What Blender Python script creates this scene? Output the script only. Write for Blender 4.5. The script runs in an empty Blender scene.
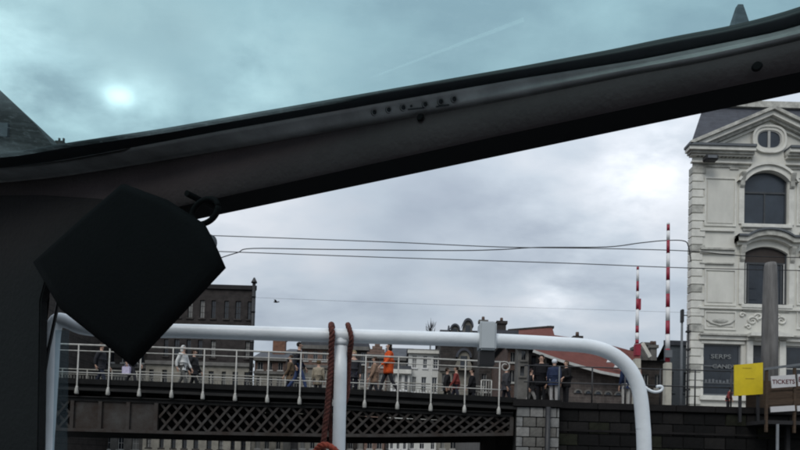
import bpy, bmesh, math, random
from mathutils import Vector, Matrix, Euler, Quaternion
random.seed(11)
R = math.radians
scene = bpy.context.scene
C = scene.collection

# ------------------------------------------------------------ camera
F = 640.0; CX = 400.0; CY = 440.0; EYE = Vector((0, 0, 1.3))
cam_d = bpy.data.cameras.new('camera')
cam = bpy.data.objects.new('camera', cam_d); C.objects.link(cam)
cam.location = EYE
cam.rotation_euler = (R(92.0), R(-1.7), 0)
cam_d.sensor_width = 36; cam_d.lens = 36 * F / 800
cam_d.shift_y = (CY - 225) / 800
cam_d.clip_start = 0.02; cam_d.clip_end = 3000
scene.camera = cam
CR = Euler((R(92.0), R(-1.7), 0)).to_matrix()

def ray(px, py):
    d = CR @ Vector(((px - CX) / F, (CY - py) / F, -1.0))
    return d
def P(px, py, Y):
    d = ray(px, py); return EYE + d * (Y / d.y)
def Pz(px, py, z):
    d = ray(px, py); return EYE + d * ((z - EYE.z) / d.z)
def Ppl(px, py, p0, n):
    d = ray(px, py); return EYE + d * ((p0 - EYE).dot(n) / d.dot(n))

# ------------------------------------------------------------ world, sun
w = bpy.data.worlds.new('World'); scene.world = w; w.use_nodes = True
nt = w.node_tree; nt.nodes.clear()
def N(t, tree=nt, **kw):
    n = tree.nodes.new(t)
    for k, v in kw.items(): setattr(n, k, v)
    return n
def math_n(tree, op, a, b=None, clamp=False):
    n = tree.nodes.new('ShaderNodeMath'); n.operation = op; n.use_clamp = clamp
    for i, v in enumerate((a, b)):
        if v is None: continue
        if isinstance(v, (int, float)): n.inputs[i].default_value = v
        else: tree.links.new(v, n.inputs[i])
    return n.outputs[0]
sun_dir = Vector((-0.35, -0.75, 0.85)).normalized()   # high behind the viewer, veiled by the overcast
sun_el = math.asin(sun_dir.z); sun_rot = math.atan2(sun_dir.x, sun_dir.y)
sky = N('ShaderNodeTexSky', sky_type='NISHITA', sun_disc=False)
sky.sun_elevation = sun_el; sky.sun_rotation = sun_rot
tc = N('ShaderNodeTexCoord'); sep = N('ShaderNodeSeparateXYZ')
nt.links.new(tc.outputs['Generated'], sep.inputs[0])
zc = math_n(nt, 'MAXIMUM', sep.outputs[2], 0.0)
den = math_n(nt, 'ADD', zc, 0.36)
ux = math_n(nt, 'DIVIDE', sep.outputs[0], den); uy = math_n(nt, 'DIVIDE', sep.outputs[1], den)
comb = N('ShaderNodeCombineXYZ'); nt.links.new(ux, comb.inputs[0]); nt.links.new(uy, comb.inputs[1])
nz1 = N('ShaderNodeTexNoise'); nz1.inputs['Scale'].default_value = 2.0; nz1.inputs['Detail'].default_value = 6
nz1.inputs['Roughness'].default_value = 0.47; nz1.inputs['Distortion'].default_value = 0.0
mp = N('ShaderNodeMapping'); mp.inputs['Location'].default_value = (3.1, 1.7, 0); mp.inputs['Scale'].default_value = (1, 1.35, 1)
nt.links.new(comb.outputs[0], mp.inputs[0]); nt.links.new(mp.outputs[0], nz1.inputs['Vector'])
nz2 = N('ShaderNodeTexNoise'); nz2.inputs['Scale'].default_value = 7.5; nz2.inputs['Detail'].default_value = 7; nz2.inputs['Roughness'].default_value = 0.55; nz2.inputs['Distortion'].default_value = 0.15
nt.links.new(mp.outputs[0], nz2.inputs['Vector'])
fine = math_n(nt, 'MULTIPLY', math_n(nt, 'SUBTRACT', nz2.outputs['Fac'], 0.5), 0.33)
mixf = math_n(nt, 'ADD', nz1.outputs['Fac'], fine)
nbk = math_n(nt, 'MULTIPLY_ADD', nz2.outputs['Fac'], 5.0); nt.nodes[-1].inputs[2].default_value = -1.6
nbk = math_n(nt, 'MINIMUM', math_n(nt, 'MAXIMUM', nbk, 0.1), 1.9)
ramp = N('ShaderNodeValToRGB'); nt.links.new(mixf, ramp.inputs[0])
cr = ramp.color_ramp; cr.elements[0].position = 0.34; cr.elements[0].color = (0.44, 0.505, 0.595, 1)
cr.elements[1].position = 0.68; cr.elements[1].color = (0.74, 0.785, 0.85, 1)
e = cr.elements.new(0.5); e.color = (0.595, 0.67, 0.755, 1)
grad = math_n(nt, 'MULTIPLY_ADD', zc, 1.0); nt.nodes[-1].inputs[2].default_value = 0.66
vm = N('ShaderNodeVectorMath', operation='SCALE'); nt.links.new(ramp.outputs[0], vm.inputs[0]); nt.links.new(grad, vm.inputs['Scale'])
total = vm.outputs[0]
def blob(px, py, power, amp, tint, last, stretch=None):
    d = ray(px, py).normalized()
    dp = N('ShaderNodeVectorMath', operation='DOT_PRODUCT'); nt.links.new(tc.outputs['Generated'], dp.inputs[0]); dp.inputs[1].default_value = d
    v = math_n(nt, 'MAXIMUM', dp.outputs['Value'], 0.0)
    v = math_n(nt, 'POWER', v, power)
    nzr = math_n(nt, 'MULTIPLY', nbk, amp) if power < 3000 else math_n(nt, 'MULTIPLY', nz1.outputs['Fac'], amp * 2)
    v = math_n(nt, 'MULTIPLY', v, nzr)
    s = N('ShaderNodeVectorMath', operation='SCALE'); s.inputs[0].default_value = tint; nt.links.new(v, s.inputs['Scale'])
    a = N('ShaderNodeVectorMath', operation='ADD'); nt.links.new(last, a.inputs[0]); nt.links.new(s.outputs[0], a.inputs[1])
    return a.outputs[0]
total = blob(113, 97, 12000, 0.8, (1, 1, 1), total)
total = blob(126, 98, 14000, 0.6, (1, 1, 1), total)
total = blob(145, 101, 900, 0.28, (1, 1, 1), total)
total = blob(122, 97, 60, 0.16, (1, 1, 1), total)
total = blob(158, 38, 200, -0.20, (1, 0.96, 0.92), total)
total = blob(110, 15, 200, -0.14, (1, 0.96, 0.92), total)
total = blob(8, 45, 200, 0.28, (1, 1, 1), total)
total = blob(250, 85, 400, 0.2, (1, 1, 1), total)
total = blob(400, 215, 60, -0.07, (1, 1, 1), total)
total = blob(632, 180, 700, 0.11, (1, 1, 1), total)
total = blob(652, 170, 700, 0.13, (1, 1, 1), total)
total = blob(670, 168, 900, 0.08, (1, 1, 1), total)
total = blob(600, 190, 70, 0.05, (1, 1, 1), total)
total = blob(552, 302, 1500, 0.14, (1, 1, 1), total)
up = N('ShaderNodeVectorMath', operation='SCALE'); nt.links.new(total, up.inputs[0]); up.inputs['Scale'].default_value = 10.0
mixc = N('ShaderNodeMix', data_type='RGBA'); mixc.inputs['Factor'].default_value = 0.93
nt.links.new(sky.outputs[0], mixc.inputs['A']); nt.links.new(up.outputs[0], mixc.inputs['B'])
bg = N('ShaderNodeBackground'); bg.inputs['Strength'].default_value = 0.1
nt.links.new(mixc.outputs['Result'], bg.inputs['Color'])
wo = N('ShaderNodeOutputWorld'); nt.links.new(bg.outputs[0], wo.inputs[0])

sd = bpy.data.lights.new('sun', 'SUN'); sd.energy = 1.3; sd.angle = R(30); sd.color = (1, 0.97, 0.92)
so = bpy.data.objects.new('sun', sd); C.objects.link(so)
so.rotation_euler = sun_dir.to_track_quat('Z', 'Y').to_euler()
scene.view_settings.view_transform = 'Standard'; scene.view_settings.look = 'None'
scene.view_settings.gamma = 1.0; scene.view_settings.exposure = 0.0
scene.render.engine = 'CYCLES'
scene.cycles.filter_width = 2.0; scene.cycles.max_bounces = 6; scene.cycles.transparent_max_bounces = 8

# ------------------------------------------------------------ materials
def mat(name, col, rough=0.7, metal=0.0, var=0.25, vscale=3.0, bump=0.0, bscale=20.0, col2=None, stretch=(1, 1, 1), spec=0.4, rowdark=None):
    m = bpy.data.materials.new(name); m.use_nodes = True
    t = m.node_tree; b = t.nodes['Principled BSDF']
    b.inputs['Roughness'].default_value = rough; b.inputs['Metallic'].default_value = metal
    b.inputs['Specular IOR Level'].default_value = spec
    tcn = t.nodes.new('ShaderNodeTexCoord'); mpn = t.nodes.new('ShaderNodeMapping'); mpn.inputs['Scale'].default_value = stretch
    t.links.new(tcn.outputs['Object'], mpn.inputs[0])
    nz = t.nodes.new('ShaderNodeTexNoise'); nz.inputs['Scale'].default_value = vscale; nz.inputs['Detail'].default_value = 8
    nz.inputs['Roughness'].default_value = 0.65
    t.links.new(mpn.outputs[0], nz.inputs['Vector'])
    rp = t.nodes.new('ShaderNodeValToRGB'); t.links.new(nz.outputs['Fac'], rp.inputs[0])
    rp.color_ramp.elements[0].position = 0.3; rp.color_ramp.elements[1].position = 0.7
    lo = col2 if col2 else tuple(c * (1 - var) for c in col)
    rp.color_ramp.elements[0].color = (*lo, 1)
    rp.color_ramp.elements[1].color = (*(tuple(min(1, c * (1 + var * 0.6)) for c in col)), 1)
    t.links.new(rp.outputs[0], b.inputs['Base Color'])
    if bump:
        n2 = t.nodes.new('ShaderNodeTexNoise'); n2.inputs['Scale'].default_value = bscale; n2.inputs['Detail'].default_value = 6
        t.links.new(mpn.outputs[0], n2.inputs['Vector'])
        bp = t.nodes.new('ShaderNodeBump'); bp.inputs['Strength'].default_value = bump; bp.inputs['Distance'].default_value = 0.02
        t.links.new(n2.outputs['Fac'], bp.inputs['Height']); t.links.new(bp.outputs[0], b.inputs['Normal'])
    return m
def brick_mat(name, c1, c2, mortar, bw=0.22, bh=0.07):
    m = mat(name, c1, 0.9, var=0.3)
    t = m.node_tree; b = t.nodes['Principled BSDF']
    tcn = [n for n in t.nodes if n.type == 'TEX_COORD'][0]
    mp2 = t.nodes.new('ShaderNodeMapping'); mp2.inputs['Rotation'].default_value = (R(90), 0, 0)
    t.links.new(tcn.outputs['Object'], mp2.inputs[0])
    br = t.nodes.new('ShaderNodeTexBrick'); br.inputs['Scale'].default_value = 1.0
    br.inputs['Brick Width'].default_value = bw; br.inputs['Row Height'].default_value = bh; br.inputs['Mortar Size'].default_value = 0.008
    br.inputs['Color1'].default_value = (*c1, 1); br.inputs['Color2'].default_value = (*c2, 1); br.inputs['Mortar'].default_value = (*mortar, 1)
    t.links.new(mp2.outputs[0], br.inputs['Vector'])
    rp = [n for n in t.nodes if n.type == 'VALTORGB'][0]
    rp.color_ramp.elements[0].color = (0.45, 0.45, 0.45, 1); rp.color_ramp.elements[1].color = (1.1, 1.1, 1.1, 1)
    mx = t.nodes.new('ShaderNodeMix'); mx.data_type = 'RGBA'; mx.blend_type = 'MULTIPLY'; mx.inputs['Factor'].default_value = 1
    t.links.new(br.outputs['Color'], mx.inputs['A']); t.links.new(rp.outputs[0], mx.inputs['B'])
    t.links.new(mx.outputs['Result'], b.inputs['Base Color'])
    return m
M = {}
M['header'] = mat('brown_plastic', (0.050, 0.040, 0.041), 0.75, spec=0.15, bump=0.15, bscale=120, vscale=9, var=0.2)
M['soffit'] = mat('black_plastic', (0.006, 0.006, 0.0065), 0.85, var=0.2, spec=0.08)
M['trim'] = mat('grey_trim', (0.30, 0.30, 0.30), 0.42, var=0.35, vscale=14, stretch=(1, 1, 1), bump=0.1, bscale=60)
M['gasket'] = mat('rubber_gasket', (0.012, 0.015, 0.018), 0.55, var=0.3, vscale=30)
M['pillar'] = mat('dark_pillar_paint', (0.014, 0.0135, 0.014), 0.8, bump=0.15, bscale=90, var=0.2, spec=0.12)
M['lining'] = mat('cabin_lining', (0.03, 0.03, 0.032), 0.9)
M['black'] = mat('black_case', (0.006, 0.006, 0.0065), 0.85, var=0.2, bump=0.1, bscale=150, spec=0.04)
M['blackgloss'] = mat('black_gloss', (0.01, 0.01, 0.011), 0.35)
M['rail'] = mat('white_rail_paint', (0.68, 0.72, 0.745), 0.33, var=0.10, vscale=9, bump=0.06, bscale=45)
M['sleeve'] = mat('grey_sleeve', (0.42, 0.46, 0.48), 0.55, var=0.12)
M['rope'] = mat('red_rope', (0.13, 0.042, 0.032), 0.9, var=0.6, vscale=60, bump=0.6, bscale=400)
M['hull'] = mat('hull_paint', (0.25, 0.26, 0.27), 0.5)
M['iron'] = mat('dark_bridge_iron', (0.014, 0.0135, 0.013), 0.75, var=0.45, vscale=2.5, bump=0.3, bscale=18, spec=0.25)
M['irongrey'] = mat('grey_bridge_iron', (0.044, 0.042, 0.040), 0.8, col2=(0.024, 0.016, 0.012), vscale=2.2, bump=0.3, bscale=18, spec=0.25)
M['fascia'] = mat('sooty_deck_edge', (0.009, 0.009, 0.009), 0.9, var=0.5, vscale=2, spec=0.2)
M['railwhite'] = mat('chalky_white_iron', (0.40, 0.39, 0.36), 0.7, var=0.3, vscale=6)
M['picket'] = mat('old_cream_iron', (0.26, 0.25, 0.22), 0.8, var=0.5, vscale=3)
M['stone'] = mat('pale_quay_stone', (0.17, 0.17, 0.165), 0.9, var=0.4, vscale=4, bump=0.6, bscale=14)
M['stone2'] = mat('stained_quay_stone', (0.12, 0.115, 0.105), 0.9, var=0.5, vscale=3, bump=0.6, bscale=14)
M['stone3'] = mat('light_quay_stone', (0.21, 0.205, 0.195), 0.9, var=0.4, vscale=5, bump=0.6, bscale=14)
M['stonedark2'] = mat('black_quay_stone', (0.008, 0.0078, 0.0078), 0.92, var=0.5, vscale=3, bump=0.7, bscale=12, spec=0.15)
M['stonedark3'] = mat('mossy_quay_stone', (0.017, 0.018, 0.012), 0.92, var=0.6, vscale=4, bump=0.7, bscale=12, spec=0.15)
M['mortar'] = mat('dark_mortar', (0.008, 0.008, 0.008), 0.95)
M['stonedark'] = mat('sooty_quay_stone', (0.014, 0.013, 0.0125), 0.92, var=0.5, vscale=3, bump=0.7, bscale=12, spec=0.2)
M['coping'] = mat('sooty_coping', (0.012, 0.011, 0.011), 0.9, var=0.4, spec=0.2)
M['wall_white'] = mat('cream_render', (0.61, 0.60, 0.545), 0.85, var=0.16, vscale=0.9, bump=0.12, bscale=8, stretch=(1, 1, 0.5))
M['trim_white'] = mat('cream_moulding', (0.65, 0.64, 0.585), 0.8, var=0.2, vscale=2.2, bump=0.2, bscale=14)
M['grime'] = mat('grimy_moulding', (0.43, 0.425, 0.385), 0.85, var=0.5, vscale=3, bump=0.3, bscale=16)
M['slate'] = mat('slate', (0.055, 0.06, 0.075), 0.6, var=0.35, vscale=2.5, bump=0.5, bscale=10, stretch=(1, 1, 3))
M['lead'] = mat('lead', (0.10, 0.11, 0.12), 0.6)
M['glassdark'] = mat('window_glass', (0.022, 0.028, 0.036), 0.06, col2=(0.008, 0.010, 0.014), vscale=1.4, spec=0.6, bump=0.05, bscale=2)
M['curtained'] = mat('curtained_glass', (0.20, 0.20, 0.19), 0.35, var=0.5, vscale=1.5, stretch=(4, 1, .6))
M['shutter'] = mat('drab_blue_pane', (0.035, 0.045, 0.058), 0.3, var=0.35, vscale=1.0)
M['winframe'] = mat('dark_window_frame', (0.05, 0.055, 0.06), 0.6)
M['winwhite'] = mat('white_window_frame', (0.42, 0.42, 0.40), 0.7)
M['winbrown'] = mat('brown_window_head', (0.045, 0.035, 0.03), 0.7)
M['brickdark'] = brick_mat('sooty_brick', (0.030, 0.026, 0.024), (0.055, 0.046, 0.042), (0.075, 0.072, 0.068), 0.5, 0.16)
M['brickbrown'] = brick_mat('brown_brick', (0.115, 0.062, 0.048), (0.085, 0.05, 0.04), (0.16, 0.13, 0.11))
M['brickpink'] = brick_mat('pink_brick', (0.23, 0.135, 0.105), (0.19, 0.12, 0.095), (0.25, 0.2, 0.17))
M['brickbeige'] = brick_mat('beige_brick', (0.12, 0.098, 0.088), (0.085, 0.07, 0.064), (0.15, 0.135, 0.12), 0.35, 0.14)
M['orangebrick'] = brick_mat('orange_brick', (0.25, 0.105, 0.06), (0.2, 0.09, 0.055), (0.2, 0.15, 0.12))
M['warehouse'] = mat('mottled_sooty_masonry', (0.042, 0.036, 0.034), 0.95, vscale=2.6, col2=(0.014, 0.012, 0.012), bump=0.5, bscale=5)
M['beige'] = mat('beige_stone', (0.24, 0.225, 0.19), 0.9, var=0.4, vscale=1.5, bump=0.2, bscale=6)
M['greystone'] = mat('grey_stone', (0.15, 0.145, 0.135), 0.9, var=0.4, vscale=2, bump=0.3, bscale=8)
M['white_house'] = mat('white_stucco', (0.62, 0.62, 0.59), 0.9, var=0.12, vscale=1)
M['redtile'] = mat('red_roof_tile', (0.135, 0.042, 0.032), 0.85, var=0.35, vscale=2.2, bump=0.5, bscale=9, stretch=(1, 3, 3), spec=0.2)
M['greyroof'] = mat('grey_roof', (0.065, 0.07, 0.08), 0.8, var=0.3, vscale=1.5)
M['darkwood'] = mat('dark_timber', (0.018, 0.017, 0.018), 0.85, var=0.3)
M['slategrey'] = mat('grey_slate_cladding', (0.085, 0.10, 0.115), 0.75, var=0.2, stretch=(1, 1, 4))
M['red'] = mat('signal_red', (0.27, 0.02, 0.04), 0.5, var=0.2, vscale=6)
M['white'] = mat('signal_white', (0.68, 0.68, 0.68), 0.5, var=0.12, vscale=6)
M['cream'] = mat('cream_post', (0.42, 0.40, 0.34), 0.7, var=0.2)
M['darkmetal'] = mat('dark_metal', (0.022, 0.022, 0.024), 0.5, var=0.3)
M['greymetal'] = mat('grey_metal', (0.12, 0.13, 0.14), 0.6, var=0.2)
M['wire'] = mat('black_wire', (0.012, 0.012, 0.014), 0.7)
M['concrete'] = mat('weathered_concrete', (0.155, 0.15, 0.145), 0.9, var=0.5, vscale=6, bump=0.6, bscale=22, stretch=(1, 1, 0.12))
M['yellow'] = mat('yellow_panel', (0.62, 0.47, 0.012), 0.5, var=0.12, vscale=3, bump=0.05, bscale=10)
M['signwhite'] = mat('sign_white', (0.50, 0.49, 0.49), 0.6, var=0.1)
M['maroon'] = mat('maroon_letter', (0.10, 0.018, 0.02), 0.7)
M['letterwhite'] = mat('white_letter', (0.20, 0.21, 0.21), 0.7, var=0.4, vscale=8)
M['brownwood'] = mat('brown_wood', (0.055, 0.034, 0.02), 0.8, var=0.4, stretch=(1, 1, 6), vscale=4)
M['paving'] = mat('street_paving', (0.13, 0.125, 0.12), 0.9, var=0.3, bump=0.3)
M['skin'] = mat('skin', (0.42, 0.26, 0.19), 0.6, var=0.1)
def cloth(name, c): return mat(name, c, 0.95, var=0.25, vscale=14, bump=0.3, bscale=60, spec=0.15)

# tinted roof glass
gm = bpy.data.materials.new('tinted_roof_glass'); gm.use_nodes = True
t = gm.node_tree; t.nodes.clear()
out = t.nodes.new('ShaderNodeOutputMaterial')
tr = t.nodes.new('ShaderNodeBsdfTransparent'); tr.inputs[0].default_value = (0.50, 0.705, 0.705, 1)
gl = t.nodes.new('ShaderNodeBsdfGlossy'); gl.inputs['Roughness'].default_value = 0.05
df = t.nodes.new('ShaderNodeBsdfTranslucent'); df.inputs[0].default_value = (0.55, 0.72, 0.74, 1)
tcg = t.nodes.new('ShaderNodeTexCoord')
def noise_g(scale, stretch, rot, lo, hi):
    mpg = t.nodes.new('ShaderNodeMapping'); mpg.inputs['Scale'].default_value = stretch; mpg.inputs['Rotation'].default_value = rot
    t.links.new(tcg.outputs['Object'], mpg.inputs[0])
    n = t.nodes.new('ShaderNodeTexNoise'); n.inputs['Scale'].default_value = scale; n.inputs['Detail'].default_value = 5
    t.links.new(mpg.outputs[0], n.inputs['Vector'])
    mr = t.nodes.new('ShaderNodeMapRange'); mr.inputs['From Min'].default_value = lo; mr.inputs['From Max'].default_value = hi
    t.links.new(n.outputs['Fac'], mr.inputs['Value']); return mr.outputs[0]
streaks = noise_g(9, (1, 12, 12), (0, 0, R(25)), 0.46, 0.72)
smear = noise_g(2.2, (1, 2.0, 1), (0, 0, R(20)), 0.42, 0.72)
dust = noise_g(120, (1, 1, 1), (0, 0, 0), 0.55, 0.75)
f1 = math_n(t, 'MULTIPLY', streaks, 0.03); f2 = math_n(t, 'MULTIPLY', smear, 0.13); f3 = math_n(t, 'MULTIPLY', dust, 0.05)
fs = math_n(t, 'ADD', f1, f2); fs = math_n(t, 'ADD', fs, f3); fs = math_n(t, 'ADD', fs, 0.012)
mx1 = t.nodes.new('ShaderNodeMixShader'); t.links.new(fs, mx1.inputs[0]); t.links.new(tr.outputs[0], mx1.inputs[1]); t.links.new(df.outputs[0], mx1.inputs[2])
lw = t.nodes.new('ShaderNodeLayerWeight'); lw.inputs[0].default_value = 0.5; fr_v = math_n(t, 'POWER', lw.outputs['Facing'], 4.0); fr_v = math_n(t, 'MULTIPLY_ADD', fr_v, 0.18); t.nodes[-1].inputs[2].default_value = 0.03
mx2 = t.nodes.new('ShaderNodeMixShader'); t.links.new(fr_v, mx2.inputs[0]); t.links.new(mx1.outputs[0], mx2.inputs[1]); t.links.new(gl.outputs[0], mx2.inputs[2])
t.links.new(mx2.outputs[0], out.inputs[0])
M['roofglass'] = gm
# clear edge of the side pane
gm2 = bpy.data.materials.new('clear_side_pane'); gm2.use_nodes = True
t2 = gm2.node_tree; t2.nodes.clear()
o2 = t2.nodes.new('ShaderNodeOutputMaterial'); tr2 = t2.nodes.new('ShaderNodeBsdfTransparent'); tr2.inputs[0].default_value = (0.55, 0.64, 0.68, 1)
g2 = t2.nodes.new('ShaderNodeBsdfTranslucent'); g2.inputs[0].default_value = (0.35, 0.45, 0.5, 1)
m2 = t2.nodes.new('ShaderNodeMixShader'); m2.inputs[0].default_value = 0.07
t2.links.new(tr2.outputs[0], m2.inputs[1]); t2.links.new(g2.outputs[0], m2.inputs[2]); t2.links.new(m2.outputs[0], o2.inputs[0])
M['sidepane'] = gm2
# water
wm = mat('canal_water', (0.02, 0.025, 0.022), 0.06, bump=0.25, bscale=2.5); M['water'] = wm

# ------------------------------------------------------------ mesh helpers
class MB:
    def __init__(s): s.bm = bmesh.new()
    def quad(s, *pts):
        vs = [s.bm.verts.new(p) for p in pts]
        try: return s.bm.faces.new(vs)
        except ValueError: return None
    def box(s, a, b):
        x0, y0, z0 = a; x1, y1, z1 = b
        v = [s.bm.verts.new(p) for p in ((x0,y0,z0),(x1,y0,z0),(x1,y1,z0),(x0,y1,z0),(x0,y0,z1),(x1,y0,z1),(x1,y1,z1),(x0,y1,z1))]
        for f in ((0,3,2,1),(4,5,6,7),(0,1,5,4),(1,2,6,5),(2,3,7,6),(3,0,4,7)): s.bm.faces.new([v[i] for i in f])
        return s
    def bar(s, p, q, w, h, up=Vector((0, 0, 1))):
        p = Vector(p); q = Vector(q); d = (q - p).normalized()
        r = d.cross(up)
        if r.length < 1e-4: r = d.cross(Vector((0, 1, 0)))
        r.normalize(); u = r.cross(d)
        v = []
        for c in (p, q):
            for a, b in ((-1,-1),(1,-1),(1,1),(-1,1)): v.append(s.bm.verts.new(c + r * a * w / 2 + u * b * h / 2))
        for f in ((0,1,2,3),(7,6,5,4),(0,4,5,1),(1,5,6,2),(2,6,7,3),(3,7,4,0)): s.bm.faces.new([v[i] for i in f])
        return s
    def tube(s, pts, r, n=10, caps=True):
        pts = [Vector(p) for p in pts]; rs = r if isinstance(r, (list, tuple)) else [r] * len(pts)
        rings = []; prev = None
        for i, p in enumerate(pts):
            a = pts[max(i - 1, 0)]; b = pts[min(i + 1, len(pts) - 1)]
            d = (b - a).normalized()
            if prev is None:
                u = d.cross(Vector((0, 0, 1)))
                if u.length < 1e-3: u = d.cross(Vector((0, 1, 0)))
            else: u = prev - d * prev.dot(d)
            u.normalize(); prev = u; v = d.cross(u)
            rings.append([s.bm.verts.new(p + (u * math.cos(k * 2 * math.pi / n) + v * math.sin(k * 2 * math.pi / n)) * rs[i]) for k in range(n)])
        for a, b in zip(rings, rings[1:]):
            for k in range(n):
                f = s.bm.faces.new((a[k], a[(k + 1) % n], b[(k + 1) % n], b[k])); f.smooth = True
        if caps: s.bm.faces.new(rings[0][::-1]); s.bm.faces.new(rings[-1])
        return s
    def prism(s, poly, y0, y1):      # poly of (x,z), extruded in y
        a = [s.bm.verts.new((x, y0, z)) for x, z in poly]; b = [s.bm.verts.new((x, y1, z)) for x, z in poly]
        s.bm.faces.new(a); s.bm.faces.new(b[::-1]); n = len(poly)
        for i in range(n): s.bm.faces.new((a[i], b[i], b[(i + 1) % n], a[(i + 1) % n]))
        return s
    def ring(s, outer, inner, y0, y1):   # band between two equally long polylines (x,z)
        n = len(outer)
        for i in range(n - 1):
            o0, o1, i0, i1 = outer[i], outer[i+1], inner[i], inner[i+1]
            V = lambda p, y: Vector((p[0], y, p[1]))
            s.quad(V(o0,y0), V(o1,y0), V(i1,y0), V(i0,y0))
            s.quad(V(i0,y0), V(i1,y0), V(i1,y1), V(i0,y1))
            s.quad(V(o1,y0), V(o0,y0), V(o0,y1), V(o1,y1))
        return s
    def strip(s, rows, smooth=False):
        vr = [[s.bm.verts.new(p) for p in row] for row in rows]
        for a, b in zip(vr, vr[1:]):
            for i in range(len(a) - 1):
                f = s.bm.faces.new((a[i], a[i+1], b[i+1], b[i])); f.smooth = smooth
        return s
    def ball(s, c, rx, ry, rz, n=12, m=8):
        mt = Matrix.Translation(Vector(c)) @ Matrix.Diagonal((rx, ry, rz, 1))
        r = bmesh.ops.create_uvsphere(s.bm, u_segments=n, v_segments=m, radius=1, matrix=mt)
        for v in r['verts']:
            for f in v.link_faces: f.smooth = True
        return s
    def build(s, name, material, parent=None, bevel=0, fix=True):
        if fix: bmesh.ops.recalc_face_normals(s.bm, faces=s.bm.faces)
        if bevel: bmesh.ops.bevel(s.bm, geom=list(s.bm.edges), offset=bevel, segments=2, affect='EDGES', clamp_overlap=True)
        me = bpy.data.meshes.new(name); s.bm.to_mesh(me); s.bm.free()
        me.materials.append(material)
        o = bpy.data.objects.new(name, me); C.objects.link(o)
        if parent: attach(o, parent)
        return o
def attach(o, parent):
    o.parent = parent
    loc = Vector(parent['_w']) if '_w' in parent else Vector((0, 0, 0))
    o.matrix_parent_inverse = Matrix.Translation(-loc)
def thing(name, label, cat, loc=(0, 0, 0), group=None):
    o = bpy.data.objects.new(name, None); C.objects.link(o); o.location = loc
    o['label'] = label; o['category'] = cat; o['_w'] = tuple(loc)
    o.empty_display_size = 0.2
    if group: o['group'] = group
    return o
def tag(o, label, cat, group=None):
    o['label'] = label; o['category'] = cat
    if group: o['group'] = group
    return o
def share(o, name, loc, parent, label=None):
    c = bpy.data.objects.new(name, o.data); C.objects.link(c); c.location = loc; attach(c, parent)
    return c
def catmull(pts, k=6):
    pts = [Vector(p) for p in pts]; o = []
    for i in range(len(pts) - 1):
        p0 = pts[max(i-1,0)]; p1 = pts[i]; p2 = pts[i+1]; p3 = pts[min(i+2,len(pts)-1)]
        for j in range(k):
            t_ = j / k
            o.append(0.5 * ((2*p1) + (p2-p0)*t_ + (2*p0-5*p1+4*p2-p3)*t_*t_ + (3*p1-p0-3*p2+p3)*t_**3))
    o.append(pts[-1]); return o
def interp(ctrl, x):
    if x <= ctrl[0][0]: a, b = ctrl[0], ctrl[1]
    elif x >= ctrl[-1][0]: a, b = ctrl[-2], ctrl[-1]
    else:
        for a, b in zip(ctrl, ctrl[1:]):
            if a[0] <= x <= b[0]: break
    return a[1] + (b[1] - a[1]) * (x - a[0]) / (b[0] - a[0])
def smoothinterp(ctrl, x, w_=14):
    return sum(interp(ctrl, x + d) for d in (-w_, -w_/2, 0, w_/2, w_)) / 5

# ------------------------------------------------------------ setting: water, ground
def structure(o): o['kind'] = 'structure'; return o
structure(MB().strip([[(-400, -150, 0), (400, -150, 0)], [(-400, 62, 0), (400, 62, 0)]]).build('water', M['water']))
STREET = 3.45
gx = P(515, 400, 21.3).x
g = MB()
g.strip([[(gx, 21.6, STREET), (500, 21.6, STREET)], [(gx, 62, STREET), (500, 62, STREET)]])
g.strip([[(-900, 62, STREET), (gx, 62, STREET), (900, 62, STREET)], [(-900, 1500, STREET), (gx, 1500, STREET), (900, 1500, STREET)]])
g.strip([[(-900, 61.99, -1), (gx, 61.99, -1)], [(-900, 61.99, STREET), (gx, 61.99, STREET)]])
g.strip([[(gx, 28.5, -1), (gx, 62, -1)], [(gx, 28.5, STREET), (gx, 62, STREET)]])
structure(g.build('ground', M['paving']))

# ------------------------------------------------------------ houses
def window(parent, cx, cz, w_, h_, Y, frame=None, pane=None, bars=1, sill=True, sillmat=None, mull=0):
    """window part (frame) with pane and sill sub-parts"""
    frame = frame or M['winwhite']; pane = pane or M['glassdark']
    t_ = min(0.07, w_ * 0.08); y0 = Y + 0.10; y1 = Y + 0.16
    x0, x1, z0, z1 = cx - w_/2, cx + w_/2, cz - h_/2, cz + h_/2
    m = MB(); m.box((x0, y0, z0), (x0+t_, y1, z1)); m.box((x1-t_, y0, z0), (x1, y1, z1))
    m.box((x0+t_, y0, z1-t_), (x1-t_, y1, z1)); m.box((x0+t_, y0, z0), (x1-t_, y1, z0+t_))
    for i in range(bars):
        xx = x0 + w_ * (i+1)/(bars+1); m.box((xx-t_*.4, y0+.005, z0+t_), (xx+t_*.4, y1-.005, z1-t_))
    for i in range(mull):
        zz = z0 + h_ * (i+1)/(mull+1); m.box((x0+t_, y0+.01, zz-t_*.4), (x1-t_, y1-.01, zz+t_*.4))
    f = m.build('window', frame, parent)
    p = MB().box((x0+t_*.5, y0+.025, z0+t_*.5), (x1-t_*.5, y1-.015, z1-t_*.5)).build('pane', pane, f)
    if sill: MB().box((x0-.08, Y-.07, z0-.1), (x1+.08, Y+.12, z0-.003)).build('sill', sillmat or frame, f)
    return f
def attach_fix(): pass
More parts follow.
